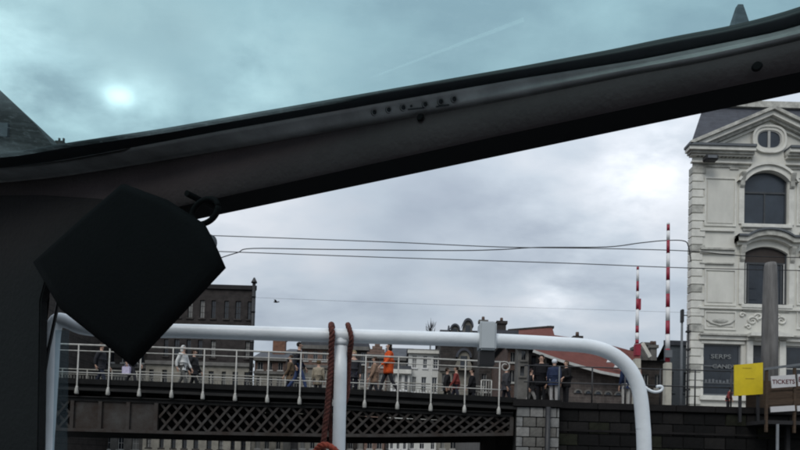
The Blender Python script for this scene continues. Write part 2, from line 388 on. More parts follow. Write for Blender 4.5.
def wall_mesh(x0, x1, z0, z1, Y, depth, openings, back=True, reveal=0.25, sk0=0, sk1=0):
    m = MB(); xs = sorted({x0, x1} | {o[0] for o in openings} | {o[1] for o in openings}); xs = [x for x in xs if x0 <= x <= x1]
    zs = sorted({z0, z1} | {o[2] for o in openings} | {o[3] for o in openings}); zs = [z for z in zs if z0 <= z <= z1]
    inside = lambda x, z: any(o[0] < x < o[1] and o[2] < z < o[3] for o in openings)
    for a, b in zip(xs, xs[1:]):
        for c, d in zip(zs, zs[1:]):
            if not inside((a+b)/2, (c+d)/2): m.quad((a,Y,c),(b,Y,c),(b,Y,d),(a,Y,d))
    for o in openings:
        a, b, c, d = o; r = Y + reveal
        m.quad((a,Y,c),(a,r,c),(a,r,d),(a,Y,d)); m.quad((b,Y,c),(b,Y,d),(b,r,d),(b,r,c))
        m.quad((a,Y,c),(b,Y,c),(b,r,c),(a,r,c)); m.quad((a,Y,d),(a,r,d),(b,r,d),(b,Y,d))
        m.quad((a,r,c),(b,r,c),(b,r,d),(a,r,d))
    e = Y + depth
    X0, X1 = x0+sk0, x1+sk1      # the side walls may run off at an angle to the front
    m.quad((x0,Y,z0),(x0,Y,z1),(X0,e,z1),(X0,e,z0)); m.quad((x1,Y,z0),(X1,e,z0),(X1,e,z1),(x1,Y,z1))
    m.quad((X0,e,z0),(X0,e,z1),(X1,e,z1),(X1,e,z0)); m.quad((x0,Y,z1),(x1,Y,z1),(X1,e,z1),(X0,e,z1))
    return m
def house(name, label, Y, px0, px1, py_eave, base=0.4, depth=6, wallm='brickbrown', roofm='greyroof', roof='ridge', rh=2.0,
          cols=3, rows=(), ww=0.5, lower=None, lower_top=None, frame='winwhite', pane='glassdark', bars=1, mull=0, sillm=None, cat='house', cornice=True, gable_steps=5, sk0=0, sk1=0):
    """rows: list of (py_top, py_bottom) of window rows in the photograph"""
    pm = (px0 + px1) / 2
    a = P(px0, py_eave, Y); b = P(px1, py_eave, Y); top = P(pm, py_eave, Y).z
    x0, x1 = a.x, b.x
    root = thing(name, label, cat, ((x0+x1)/2, Y, base))
    ops = []; wins = []
    for ri, (ty, by) in enumerate(rows):
        zt = P(pm, ty, Y).z; zb = P(pm, by, Y).z
        for i in range(cols):
            pitch_ = (x1-x0)/cols; cx = x0 + pitch_*(i+0.5) + random.uniform(-.07, .07)*pitch_; w_ = pitch_*ww*random.uniform(.82, 1.1)
            if cols > 3 and random.random() < .1: continue
            ops.append((cx-w_/2, cx+w_/2, zb, zt)); wins.append((cx, (zt+zb)/2, w_, zt-zb))
    if lower:
        zl = P(pm, lower_top, Y).z
        wall_mesh(x0, x1, zl, top, Y, depth, [o for o in ops if o[2] >= zl], sk0=sk0, sk1=sk1).build('wall', M[wallm], root)
        wall_mesh(x0-.02, x1+.02, base, zl-.01, Y-.06, depth, [o for o in ops if o[3] <= zl], sk0=sk0, sk1=sk1).build('ground_floor_wall', M[lower], root)
        MB().box((x0-.05, Y-.2, zl-.12), (x1+.05, Y+.1, zl+.12)).build('string_course', M['greystone'], root)
    else:
        wall_mesh(x0, x1, base, top, Y, depth, ops, sk0=sk0, sk1=sk1).build('wall', M[wallm], root)
    for (cx, cz, w_, h_) in wins: window(root, cx, cz, w_, h_, Y, M[frame], M[random.choice((pane, pane, pane, 'curtained'))], bars, True, M[sillm] if sillm else None, mull)
    if cornice and roof != 'gable': MB().box((x0-.1, Y-.25, top-.28), (x1+.1, Y+.2, top+.02)).build('cornice', M['greystone'] if wallm != 'white_house' else M['trim_white'], root)
    if roof == 'ridge':
        m = MB(); yr = Y + depth/2
        m.bm.verts.ensure_lookup_table()
        A = [(x0-.15, Y-.3, top), (x1+.15, Y-.3, top), (x1+.15, Y+depth+.3, top), (x0-.15, Y+depth+.3, top), (x0-.15, yr, top+rh), (x1+.15, yr, top+rh)]
        m.quad(A[0], A[1], A[5], A[4]); m.quad(A[2], A[3], A[4], A[5]); m.quad(A[0], A[4], A[3]); m.quad(A[1], A[2], A[5]); m.quad(A[0], A[3], A[2], A[1])
        m.build('roof', M[roofm], root)
    elif roof == 'gable':     # gable faces the viewer
        m = MB(); m.prism([(x0, top), (x1, top), ((x0+x1)/2, top+rh)], Y, Y+depth); m.build('gable', M[wallm], root)
        m = MB(); xm = (x0+x1)/2
        for sx, xe in ((-1, x0), (1, x1)):
            m.bar(Vector((xe+sx*.25, Y-.15+depth/2, top-.15*rh/(xm-x0))), Vector((xm, Y-.15+depth/2, top+rh+.05)), depth+.5, 0.14, up=Vector((sx*rh, 0, (xm-x0))).normalized())
        m.build('roof', M[roofm], root)
    elif roof == 'step':
        m = MB(); xm = (x0+x1)/2; n = gable_steps; hw = (x1-x0)/2
        for i in range(n): 
            f_ = 1 - i/n; m.box((xm-hw*f_, Y-.02*i, top+rh*i/n), (xm+hw*f_, Y+.5, top+rh*(i+1)/n-.004))
        m.build('stepped_gable', M[wallm], root)
        m = MB(); m.prism([(x0+.1, top+.01), (x1-.1, top+.01), (xm, top+rh*.9)], Y+.55, Y+depth); m.build('roof', M[roofm], root)
    elif roof == 'flat':
        MB().strip([[(x0-.08, Y-.12, top+.02), (x1+.08, Y-.12, top+.02)], [(x0-.08, Y-.12, top+.3), (x1+.08, Y-.12, top+.3)], [(x0-.08+sk0, Y+depth, top+.3), (x1+.08+sk1, Y+depth, top+.3)], [(x0-.08+sk0, Y+depth, top+.02), (x1+.08+sk1, Y+depth, top+.02)], [(x0-.08, Y-.12, top+.02), (x1+.08, Y-.12, top+.02)]]).build('roof', M[roofm], root)
    return root, x0, x1, top
def chimney(parent, px, py_top, py_base, wpx, Y, m='brickdark', pots=2):
    c = P(px, py_top, Y); b = P(px, py_base, Y); w_ = wpx/F*Y
    s = MB(); s.box((c.x-w_/2, Y, b.z), (c.x+w_/2, Y+w_*.8, c.z-.18)); s.box((c.x-w_/2-.08, Y-.08, c.z-.178), (c.x+w_/2+.08, Y+w_*.8+.08, c.z-.0))
    o = s.build('chimney', M[m], parent)
    for i in range(pots):
        xx = c.x - w_/2 + w_*(i+.5)/pots
        MB().tube([(xx, Y+w_*.4, c.z), (xx, Y+w_*.4, c.z+.25)], [.11, .09], 8).build('chimney_pot', M['brickbrown'], o)
    return o

# 1 tall gabled roof at upper left, seen through the roof glass
Yh = 36.0
a = [(-150, 60), (-60, 40), (0, 90), (21, 110), (39, 128), (52, 144), (60, 175)]
root = thing('gabled_house', 'tall dark steep-roofed house seen through the roof glass at upper left', 'house', (P(-20, 300, Yh).x, Yh, 0.4))
xr = P(58, 178, Yh); xl = P(-170, 178, Yh)
wall_mesh(xl.x, xr.x-.15, 0.4, xr.z-.2, Yh, 10, []).build('wall', M['brickdark'], root)
pts = [P(x, y, Yh) for x, y in a[1:]]
prof = [(xl.x, xr.z-.2), (xl.x+2, P(-100, 60, Yh).z)] + [(p.x, p.z) for p in pts]
MB().prism(prof, Yh-.2, Yh+10).build('roof', M['darkwood'], root)
p = P(59, 142, Yh+3); q = P(59, 190, Yh+3)
c = MB().box((p.x-.25, Yh+3, q.z), (p.x+.25, Yh+3.6, p.z+.1)).build('chimney', M['brickdark'], root)
for dx in (-.15, .12): MB().tube([(p.x+dx, Yh+3.3, p.z+.1), (p.x+dx, Yh+3.3, p.z+.38)], .07, 8).build('chimney_pot', M['brickdark'], c)
p = P(3, 130, Yh-.3)
f = MB().box((p.x-.28, Yh-.35, p.z-.4), (p.x+.28, Yh+.5, p.z+.4)).build('skylight', M['slate'], root)

# rows of houses behind the bridge, left to right
house('brick_house', 'soot-dark brick house behind the left end of the bridge railing', 44, 62, 150, 300, wallm='brickdark', roofm='slate', roof='flat',
      cols=6, rows=[(312, 332), (342, 362), (371, 392), (436, 449)], lower='greystone', lower_top=366, frame='greymetal' if 0 else 'winwhite', mull=1)
r_, x0, x1, top = house('brick_warehouse', 'black flat-topped brick warehouse rising above the white rail at left', 42, 150, 256, 289, wallm='warehouse', roofm='darkwood', roof='flat', sk1=-2.2,
      cols=9, rows=[(300, 318), (340, 357), (371, 390), (437, 449)], ww=.42, lower='beige', lower_top=364, frame='brickdark', mull=2, bars=1, cornice=False)
p = P(254.5, 292, 42)
pp = MB(); pp.tube([(p.x, 41.8, p.z-7), (p.x, 41.8, p.z+.55)], .11, 8); pp.tube([(p.x, 41.8, p.z+.55), (p.x, 41.8, p.z+.6), (p.x, 41.8, p.z+.9)], [.2, .2, .05], 8)
for k in range(7): pp.tube([(p.x, 41.8, p.z-.3-k), (p.x, 41.8, p.z-.42-k)], .15, 8)
pp.build('vent_pipe', M['darkmetal'], r_)
r_, *_ = house('low_house', 'low grey-roofed house with an orange brick chimney, beside the black warehouse', 58, 255, 286, 358, wallm='brickbrown', roofm='greyroof', rh=1.0, cols=3,
      rows=[(362, 370), (376, 388), (437, 449)], lower='beige', lower_top=373)
chimney(r_, 279, 338, 358, 12, 60, 'orangebrick', 2)
house('slate_house', 'small blue-grey slate house between the orange chimney and the reddish gable', 62, 286, 302, 352, wallm='greystone', roofm='greyroof', rh=.8, cols=2,
      rows=[(356, 364), (372, 388), (438, 449)])
house('reddish_house', 'reddish-brown brick house directly left of the roped rail post', 50, 302, 338, 346, wallm='brickpink', roofm='greyroof', roof='flat', cols=4,
      rows=[(351, 361), (371, 386), (437, 449)], lower='beige', lower_top=367)
house('dark_house', 'dark narrow house just right of the roped rail post', 52, 338, 368, 347, wallm='brickdark', roofm='slate', roof='flat', cols=3, rows=[(352, 364), (372, 386), (438, 449)])
house('step_gabled_house', 'pinkish house with a stepped gable behind the person in orange', 48, 367, 387, 355, wallm='brickpink', roofm='slate', roof='step', rh=.9, cols=2, gable_steps=4,
      rows=[(358, 367), (373, 388), (438, 449)])
house('grey_house', 'grey-roofed house between the stepped gable and the white house', 62, 386, 412, 358, wallm='greystone', roofm='greyroof', rh=1.5, cols=3, rows=[(362, 368), (438, 449)])
house('white_annex', 'low white wing joined to the left of the white house', 45.5, 391, 410, 370, wallm='white_house', roofm='greyroof', roof='flat', cols=3, rows=[(375, 390), (438, 449)], frame='white', ww=.5)
r_, x0, x1, top = house('white_house', 'white two-storey house with paired windows behind the bridge railing', 46, 409, 441, 350, wallm='white_house', roofm='greyroof', rh=.5, cols=3,
      rows=[(356, 368), (377, 392), (438, 449)], ww=.42, frame='white', mull=1)
r_, x0, x1, top = house('ornate_house', 'dark ornate house with scrolled dormers rising above the white rail', 44, 441, 480, 335, wallm='brickdark', roofm='slate', roof='flat', cols=4,
      rows=[(374, 390), (438, 449)], lower='beige', lower_top=370, cornice=True)
# scrolled dormers on its roof
def dormer(px, py_top, py_base, wpx, Y, parent, m='beige'):
    c = P(px, py_top, Y); b = P(px, py_base, Y); w_ = wpx/F*Y; h_ = c.z-b.z
    prof = []
    for k in range(13):
        an = math.pi * k/12; prof.append((c.x+math.cos(an)*w_*.36, b.z+h_*.62+math.sin(an)*h_*.38))
    prof = [(c.x+w_/2, b.z), (c.x+w_/2, b.z+h_*.2), (c.x+w_*.38, b.z+h_*.45)] + prof + [(c.x-w_*.38, b.z+h_*.45), (c.x-w_/2, b.z+h_*.2), (c.x-w_/2, b.z)]
    d = MB().prism(prof, Y, Y+.9).build('dormer', M[m], parent)
    MB().ring([(c.x+math.cos(math.pi*k/12)*w_*.47, b.z+h_*.62+math.sin(math.pi*k/12)*h_*.47) for k in range(13)],
              [(c.x+math.cos(math.pi*k/12)*w_*.34, b.z+h_*.62+math.sin(math.pi*k/12)*h_*.34) for k in range(13)], Y-.15, Y+.9).build('hood', M['slate'], d)
    MB().box((c.x-w_*.2, Y-.03, b.z+h_*.1), (c.x+w_*.2, Y+.05, b.z+h_*.7)).build('pane', M['glassdark'], d)
dormer(468, 320, 338, 12, 43.6, r_, 'greystone'); dormer(455, 325, 338, 11, 43.6, r_, 'greystone')
p = P(449, 325, 43.6); MB().tube([(p.x, 43.8, p.z-.9), (p.x, 43.8, p.z)], [.16, .05], 8).build('finial', M['slate'], r_)
dormer(464, 350, 370, 17, 43.5, r_, 'beige')
r_, x0, x1, top = house('chimneyed_house', 'dark tall house with two chimneys behind the grey rail sleeve', 40, 480, 517, 335, wallm='brickdark', roofm='slate', roof='flat', cols=4,
      rows=[(350, 366), (374, 392), (438, 449)], lower='greystone', lower_top=430)
chimney(r_, 483.5, 320, 336, 7, 41, 'greystone', 1); chimney(r_, 502, 321, 336, 8.5, 41, 'brickdark', 1)
# long red roof above the rail
root = thing('red_roofed_house', 'long house with low red tiled roof just above the white rail', 'house', (P(530, 400, 47).x, 47, STREET))
a = P(505, 338, 47); b = P(555, 340, 47); ra = P(508, 331, 51); rb = P(551, 327.5, 51)
wall_mesh(a.x, b.x, STREET, a.z, 47, 8, []).build('wall', M['brickbrown'], root)
m = MB(); m.quad((a.x, 46.8, a.z), (b.x, 46.8, a.z), (rb.x+.1, 51, rb.z), (ra.x, 51, ra.z)); m.quad((ra.x, 51, ra.z), (rb.x+.1, 51, rb.z), (b.x, 55.2, a.z), (a.x, 55.2, a.z))
m.quad((b.x, 46.8, a.z), (b.x, 55.2, a.z), (rb.x+.1, 51, rb.z)); m.quad((a.x, 46.8, a.z), (ra.x, 51, ra.z), (a.x, 55.2, a.z)); m.build('roof', M['redtile'], root)
MB().bar((ra.x, 51, ra.z+.05), (rb.x, 51, rb.z+.05), .25, .16).build('ridge', M['brickdark'], root)
chimney(root, 550.5, 326, 338, 5, 50.8, 'brickdark', 0)
# grey stone tower with brown brick edge
house('brick_pier_house', 'narrow brown brick house behind the scroll end of the railing', 34, 508, 518.5, 344, base=STREET, wallm='brickbrown', roofm='slate', roof='flat', cols=1, rows=[(352, 362), (370, 382)])
house('stone_turret', 'narrow grey stone house front right of the brown brick one', 33, 518.5, 529, 344, base=STREET, wallm='greystone', roofm='slate', roof='flat', cols=1, rows=[(350, 360), (366, 376)], frame='greystone', ww=.4)
house('timber_house', 'black timber-fronted house behind the group of people on the quay', 35, 529, 572, 349, base=STREET, wallm='darkwood', roofm='slate', roof='ridge', rh=.6, cols=4, rows=[(356, 368), (376, 392)], frame='darkwood', cornice=False)
# big red roof running down to the right with white verge
root = thing('red_barn', 'wide beige brick house under a sloping red roof with white eaves, right of the people', 'house', (P(600, 400, 31).x, 31, STREET))
e0 = P(533, 350, 30.4); e1 = P(560, 359.5, 30.4); e2 = P(600, 371, 30.4); e3 = P(642, 379, 30.4)
Rdg = [P(540, 333, 36), P(575, 338, 36), P(610, 345, 36), P(640, 353, 36)]
m = MB(); m.strip([[e0, e1, e2, e3], Rdg, [(p.x, 42, e.z) for p, e in zip(Rdg, (e0, e1, e2, e3))]]); m.build('roof', M['redtile'], root)
m = MB()
for p, q in ((e0, e1), (e1, e2), (e2, e3)): m.bar(p + Vector((0, -.04, -.06)), q + Vector((0, -.04, -.06)), .08, .13)
m.build('verge_board', M['winwhite'], root)
m = MB(); W = [P(568, 364, 31), P(600, 374, 31), P(641, 382, 31)]
m.strip([[(p.x, 31, STREET) for p in W], [(p.x, 31, p.z+.2) for p in W]]); m.strip([[(W[0].x, 31, STREET), (W[0].x, 40, STREET)], [(W[0].x, 31, W[0].z), (W[0].x, 40, W[0].z)]])
m.strip([[(W[2].x, 31, STREET), (W[2].x, 40, STREET)], [(W[2].x, 31, W[2].z+.1), (W[2].x, 40, W[2].z+.1)]])
m.build('wall', M['brickbeige'], root)
for px in (578, 588, 598, 608, 618):
    c = P(px, 393 + (px-578)*.06, 30.95)
    s = MB(); s.ring([(c.x+math.cos(math.pi*k/8)*.2, c.z+math.sin(math.pi*k/8)*.2) for k in range(9)], [(c.x+math.cos(math.pi*k/8)*.13, c.z+math.sin(math.pi*k/8)*.13) for k in range(9)], 30.9, 31.0)
    f = s.build('window', M['greystone'], root)
    MB().prism([(c.x+math.cos(math.pi*k/8)*.15, c.z+math.sin(math.pi*k/8)*.15) for k in range(9)], 30.94, 31.02).build('pane', M['glassdark'], f)
chimney(root, 578, 336, 344, 7, 35.8, 'brickdark', 1)
for (x_, y_) in ((612, 359), (619, 365)):
    c = P(x_, y_, 30.6); MB().bar(c+Vector((-.12, 0, -.17)), c+Vector((.12, .3, .2)), .28, .06).build('skylight', M['signwhite'], root)
# dark house with chimneys right of the rail bend
r_, x0, x1, top = house('dark_roofed_house', 'dark house with grouped chimneys left of the tall barrier pole', 36, 628, 664, 361, base=STREET, wallm='brickdark', roofm='slate', roof='ridge', rh=.35, cols=3, rows=[(374, 388)], cornice=False)
chimney(r_, 637, 347, 363, 7, 38, 'greystone', 1); chimney(r_, 646, 342.5, 363, 7, 38.5, 'greystone', 0); chimney(r_, 654, 345, 363, 6, 38, 'greystone', 2)
p = P(642, 343, 36.2); q = P(650, 357, 36.2)
MB().bar(p, q, .12, .2).build('verge_board', M['trim_white'], r_)
house('slate_clad_house', 'slate-grey clad house between the barrier pole and the cream building', 38, 664, 694, 346, base=STREET, wallm='slategrey', roofm='slate', roof='flat', sk0=3.6, cols=2, rows=[(372, 392)], ww=.3, frame='slategrey', cornice=False)
# far bare tree top
root = thing('bare_tree', 'tiny bare treetop above the white rail left of the ornate house', 'tree', (P(431, 400, 70).x, 70, STREET))
b = P(431, 322, 70); tz = MB(); tz.tube([(b.x, 70, STREET), (b.x, 70, b.z-.8)], [.2, .06], 8); tz.build('trunk', M['greymetal'], root)
cm = MB()
for k in range(60):
    an = random.uniform(0, 6.28); l = random.uniform(.5, 1.1); z0 = b.z - random.uniform(.6, 2.2)
    cm.tube([(b.x, 70, z0), (b.x+math.cos(an)*l*.5, 70+math.sin(an)*l*.5, z0+l*.6), (b.x+math.cos(an)*l*.6, 70+math.sin(an)*l*.6, z0+l)], [.035, .025, .012], 4)
cm.build('crown', M['greymetal'], root)

# ------------------------------------------------------------ cream building
YB = 32.0
bld = thing('cream_building', 'cream ornate corner building with slate roof and pediment on the right', 'building', (P(768, 405, YB).x, YB, STREET))
def bx(px0, py0, px1, py1, Y0, Y1, name=None, m='trim_white', parent=None, mb=None, bevel=0):
    c = P((px0+px1)/2, (py0+py1)/2, YB); w_ = (px1-px0)/F*YB/2; h_ = (py1-py0)/F*YB/2
    mm = mb or MB(); mm.box((c.x-w_, Y0, c.z-h_), (c.x+w_, Y1, c.z+h_))
    if mb is None: return mm.build(name, M[m], parent or bld, bevel)
    return mm
def ext(px0, py0, px1, py1):
    c = P((px0+px1)/2, (py0+py1)/2, YB); w_ = (px1-px0)/F*YB/2; h_ = (py1-py0)/F*YB/2
    return (c.x-w_, c.x+w_, c.z-h_, c.z+h_)
XL = P(692, 270, YB).x; XC = P(766, 270, YB).x; XR = 2*XC - XL + 6
ZT = P(740, 158, YB).z
ops = [ext(744, 171, 788, 225.5), ext(744, 246, 788, 305.5), ext(703, 344, 741, 396), ext(786, 346, 830, 392), ext(752, 345, 776, 402)]
b_, x_l, x_r = XC, None, None
wall_mesh(XL, XR, STREET, ZT, YB, 14, ops + [ext(840, 171, 884, 225.5), ext(840, 246, 884, 305.5)], reveal=.35, sk0=6.6).build('wall', M['wall_white'], bld)
def seg_arch(cx, z_spring, hw, rise, n=16):
    r_ = (hw*hw + rise*rise) / (2*rise); th = math.asin(min(1, hw/r_)); 
    if rise > hw: th = math.pi - th
    return [(cx + r_*math.sin(-th + 2*th*k/n), z_spring - (r_-rise) + r_*math.cos(-th+2*th*k/n)) for k in range(n+1)]
# upper windows with arched heads
def arched_window(o, rise, upper_mat, transom, mullions, sash):
    x0, x1, z0, z1 = o; cx = (x0+x1)/2; hw = (x1-x0)/2
    arc = seg_arch(cx, z1-rise, hw, rise)
    # corner infill of the arch (flush masonry slightly proud)
    m = MB()
    n = len(arc)
    top_ = [(x, z1+.004) for x, z in arc]
    m.ring(top_, arc, YB-.012, YB+.3); m.build('arch_infill', M['wall_white'], bld)
    f = MB(); t_ = .07
    f.box((x0, YB+.12, z0), (x0+t_, YB+.2, z1-rise)); f.box((x1-t_, YB+.12, z0), (x1, YB+.2, z1-rise)); f.box((x0+t_, YB+.12, z0), (x1-t_, YB+.2, z0+t_))
    inner = seg_arch(cx, z1-rise, hw-t_, rise-t_*.5); f.ring(arc, inner, YB+.12, YB+.2)
    f.box((x0+t_, YB+.11, transom-.05), (x1-t_, YB+.19, transom+.05))
    for q in mullions:
        xx = x0 + (x1-x0)*q; f.box((xx-.04, YB+.125, z0+t_), (xx+.04, YB+.195, transom-.05))
    fr_ = f.build('window', M['winframe'], bld)
    MB().box((x0, YB+.16, z0), (x1, YB+.18, transom)).build('pane', M[sash], fr_)
    MB().prism([(x0, transom)] + [(x, z) for x, z in arc] + [(x1, transom)], YB+.16, YB+.18).build('pane', M[upper_mat], fr_)
    return fr_
o1 = ops[0]; arched_window(o1, .45, 'shutter', P(766, 192, YB).z, (.5,), 'shutter')
o2 = ops[1]; w2 = arched_window(o2, .35, 'winbrown', P(766, 263, YB).z, (.12, .5, .88), 'glassdark')
for o in (o1, o2):
    MB().box((o[0]-.18, YB-.16, o[2]-.2), (o[1]+.18, YB+.02, o[2]-.004)).build('window_sill', M['trim_white'], bld, .02)
    MB().box((o[0]-.08, YB-.07, o[2]-.36), (o[1]+.08, YB+.02, o[2]-.204)).build('window_apron', M['grime'], bld, .01)
# white side rails inside lower window (sash edges)
for q in (.06, .94):
    x = o2[0]+(o2[1]-o2[0])*q; MB().box((x-.03, YB+.105, o2[2]+.1), (x+.03, YB+.118, P(766, 263, YB).z)).build('sash_edge', M['winwhite'], w2)
# archivolt over window 1
cx = XC; sp = o1[3]-.45
m = MB(); hw = (o1[1]-o1[0])/2
m.ring(seg_arch(cx, sp-.1, hw+.34, .84), seg_arch(cx, sp-.1, hw+.02, .58), YB-.14, YB+.01)
m.build('window_arch', M['trim_white'], bld)
m = MB(); m.ring(seg_arch(cx, sp-.12, hw+.44, 1.0), seg_arch(cx, sp-.12, hw+.34, .86), YB-.24, YB+.01); m.build('window_arch_moulding', M['trim_white'], bld)
# jamb strips and consoles
for (o, ct, cb) in ((o1, 174, 188), (o2, 247, 262)):
    for sx in (-1, 1):
        xj = (o[0]-.16) if sx < 0 else (o[1]+.16)
        MB().box((xj-.13, YB-.07, o[2]), (xj+.13, YB+.01, o[3]-.4)).build('window_jamb', M['trim_white'], bld)
        za = P(740, ct, YB).z; zb = P(740, cb, YB).z
        c = MB(); prof_y = [(YB-.10, zb), (YB-.16, zb+.1), (YB-.18, (za+zb)/2), (YB-.30, za-.1), (YB-.32, za), (YB, za), (YB, zb)]
        a_ = [c.bm.verts.new((xj-.11, y, z)) for y, z in prof_y]; b_ = [c.bm.verts.new((xj+.11, y, z)) for y, z in prof_y]
        c.bm.faces.new(a_); c.bm.faces.new(b_[::-1])
        for i in range(len(a_)): c.bm.faces.new((a_[i], b_[i], b_[(i+1) % len(a_)], a_[(i+1) % len(a_)]))
        c.build('console', M['grime'], bld)
# segmental hood over window 2 with flat ends
zh = P(766, 242, YB).z; hw = 1.55
m = MB(); arc_o = seg_arch(XC, zh+.12, 1.15, .36); arc_i = seg_arch(XC, zh-.12, 1.15, .34)
arc_o = [(XC-1.62, zh+.12)] + arc_o + [(XC+1.62, zh+.12)]; arc_i = [(XC-1.6, zh-.10)] + arc_i + [(XC+1.6, zh-.10)]
m.ring(arc_o, arc_i, YB-.42, YB+.01); m.ring([(XC-1.62, zh+.12), (XC-1.62, zh-.1)], [(XC-1.62, zh+.12), (XC-1.62, zh-.1)], YB-.42, YB)
m.build('window_hood', M['grime'], bld)
m = MB(); m.ring([(x, z+.1) for x, z in arc_o], arc_o, YB-.5, YB+.01); m.build('hood_capping', M['lead'], bld)
m = MB(); m.ring(arc_i, [(x*.985+XC*.015, z-.14) for x, z in arc_i], YB-.22, YB+.01); m.build('hood_bed_moulding', M['trim_white'], bld)
# raised panel borders at both storeys
def panel(px0, py0, px1, py1, label=None):
    x0, x1, z0, z1 = ext(px0, py0, px1, py1); t_ = .07; m = MB()
    m.box((x0, YB-.05, z1-t_), (x1, YB+.01, z1)); m.box((x0, YB-.05, z0), (x1, YB+.01, z0+t_))
    m.box((x0, YB-.05, z0+t_), (x0+t_, YB+.01, z1-t_)); m.box((x1-t_, YB-.05, z0+t_), (x1, YB+.01, z1-t_))
    m.build('wall_panel_border', M['trim_white'], bld)
    MB().box((x0+.16, YB-.03, z0+.16), (x1-.16, YB+.01, z1-.16)).build('wall_panel', M['wall_white'], bld)
for (a0, a1) in ((704, 736), (796, 828)):
    panel(a0, 177, a1, 227); panel(a0, 269, a1, 306); panel(a0, 311, a1, 330)
# mouldings (string courses)
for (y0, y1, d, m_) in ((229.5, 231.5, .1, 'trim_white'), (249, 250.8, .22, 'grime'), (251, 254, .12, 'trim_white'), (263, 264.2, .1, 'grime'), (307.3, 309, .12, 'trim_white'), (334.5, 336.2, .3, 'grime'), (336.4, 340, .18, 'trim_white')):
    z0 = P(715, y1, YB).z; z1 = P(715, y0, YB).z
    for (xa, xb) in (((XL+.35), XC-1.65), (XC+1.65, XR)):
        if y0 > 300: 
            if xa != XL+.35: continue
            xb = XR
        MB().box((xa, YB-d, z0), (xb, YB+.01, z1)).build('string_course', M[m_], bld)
# relief ornament under window 2: cartouche and swags
def swirl(px, py, r, turns, flip=1):
    c = P(px, py, YB); pts = []
    for k in range(22):
        an = k/21*turns*6.283; rr = r*(1-k/26); pts.append((c.x+flip*math.cos(an)*rr, YB-.03, c.z+math.sin(an)*rr*.8))
    return pts
for (px, py, r_, tt, fl) in ((752, 321, .28, 1.5, 1), (758, 317, .22, 1.3, -1), (775, 317, .22, 1.3, 1), (781, 321, .28, 1.5, -1), (742, 315, .15, 1.2, 1), (748, 327, .15, 1.1, -1)):
    MB().tube(swirl(px, py, r_, tt, fl), [.055]*10 + [.055-.003*k for k in range(12)], 6).build('scroll_ornament', M['trim_white'], bld)
m = MB(); c = P(720, 321, YB); m.ball((c.x, YB, c.z), .45, .09, .14, 14, 8)
m.tube([(c.x-.75, YB-.02, c.z+.1), (c.x-.5, YB-.05, c.z-.12), (c.x, YB-.04, c.z-.24), (c.x+.5, YB-.05, c.z-.12), (c.x+.75, YB-.02, c.z+.1)], .04, 6)
m.build('cartouche', M['grime'], bld)
# entablature, broken for the oval window
zc0 = P(720, 149, YB).z
for xa, xb in ((XL-.42, XC-.85), (XC+.85, XR)):
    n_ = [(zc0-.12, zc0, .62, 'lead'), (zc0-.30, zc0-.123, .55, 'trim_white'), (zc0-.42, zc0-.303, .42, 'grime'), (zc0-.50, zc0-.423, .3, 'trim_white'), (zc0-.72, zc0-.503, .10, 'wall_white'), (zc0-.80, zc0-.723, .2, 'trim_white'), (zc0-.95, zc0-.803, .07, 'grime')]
    for (za, zb, d, mm_) in n_:
        xs_ = xa + (.42 - d*.8 if xa < XC else 0)
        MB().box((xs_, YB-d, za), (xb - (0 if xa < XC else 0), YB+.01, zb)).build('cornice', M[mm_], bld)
m = MB()     # dentils as one fine row
for k in range(14):
    x = XL + .1 + k*.2
    if x < XC-.95: m.box((x, YB-.27, zc0-.5), (x+.09, YB-.1, zc0-.42+.1))
m.build('dentil_row', M['grime'], bld)
MB().box((XC-1.9, YB-.06, zc0-1.05), (XC-1.45, YB+.01, zc0-.96)).build('frieze_block', M['grime'], bld)
# pediment
za = P(768, 113.5, YB).z; hwp = XC - (XL-.42); zb = zc0
tym = MB().prism([(XL+.25, zb-.25), (2*XC-XL-.25, zb-.25), (XC, za-.25)], YB-.02, YB+.28).build('pediment', M['wall_white'], bld)
for sx in (-1, 1):
    m = MB(); L0 = Vector((XC+sx*(hwp), 0, zb)); T = Vector((XC, 0, za)); d = (T-L0).normalized(); nrm = Vector((-d.z*sx*-1, 0, abs(d.x)))
    nrm = Vector((sx*d.z, 0, abs(d.x)))
    for (o_, th, dep, mm_) in ((0, .16, .62, 'grime'), (-.19, .2, .48, 'trim_white'), (-.36, .13, .3, 'grime'), (-.5, .12, .14, 'trim_white')):
        a_ = L0 + nrm*o_*1.0; b_ = T + Vector((0, 0, o_/abs(d.x)*1.0))
        if o_ < 0: a_ = a_ + d*((-o_*abs(d.x)+.0)/d.z)
        q = MB(); up_ = th/2/abs(d.x)
        q.prism([(a_.x, a_.z-up_), (b_.x, b_.z-up_), (b_.x, b_.z+up_), (a_.x, a_.z+up_)], YB-dep - (.003 if sx > 0 else 0), YB+.02)
        q.build('raking_cornice', M[mm_], bld)
# oval window in a surround that breaks the cornice
oc = P(766, 141, YB)
def oval(rx, rz, n=28, e=2.6):
    o = []
    for k in range(n+1):
        an = 2*math.pi*k/n; c_, s_ = math.cos(an), math.sin(an)
        o.append((XC + rx*math.copysign(abs(c_)**(2/e), c_), oc.z + rz*math.copysign(abs(s_)**(2/e), s_)))
    return o
MB().ring(oval(.80, .66), oval(.62, .47), YB-.2, YB+.1).build('oval_surround', M['wall_white'], bld)
MB().ring(oval(.86, .72), oval(.76, .62), YB-.25, YB-.1).build('oval_moulding', M['trim_white'], bld)
ow = MB().ring(oval(.64, .49), oval(.57, .42), YB-.16, YB-.06)
ow.box((XC-.06, YB-.17, oc.z-.44), (XC+.06, YB-.07, oc.z+.44)); ow = ow.build('window', M['winwhite'], bld)
MB().prism(oval(.6, .45)[:-1], YB-.12, YB-.08).build('pane', M['shutter'], ow)
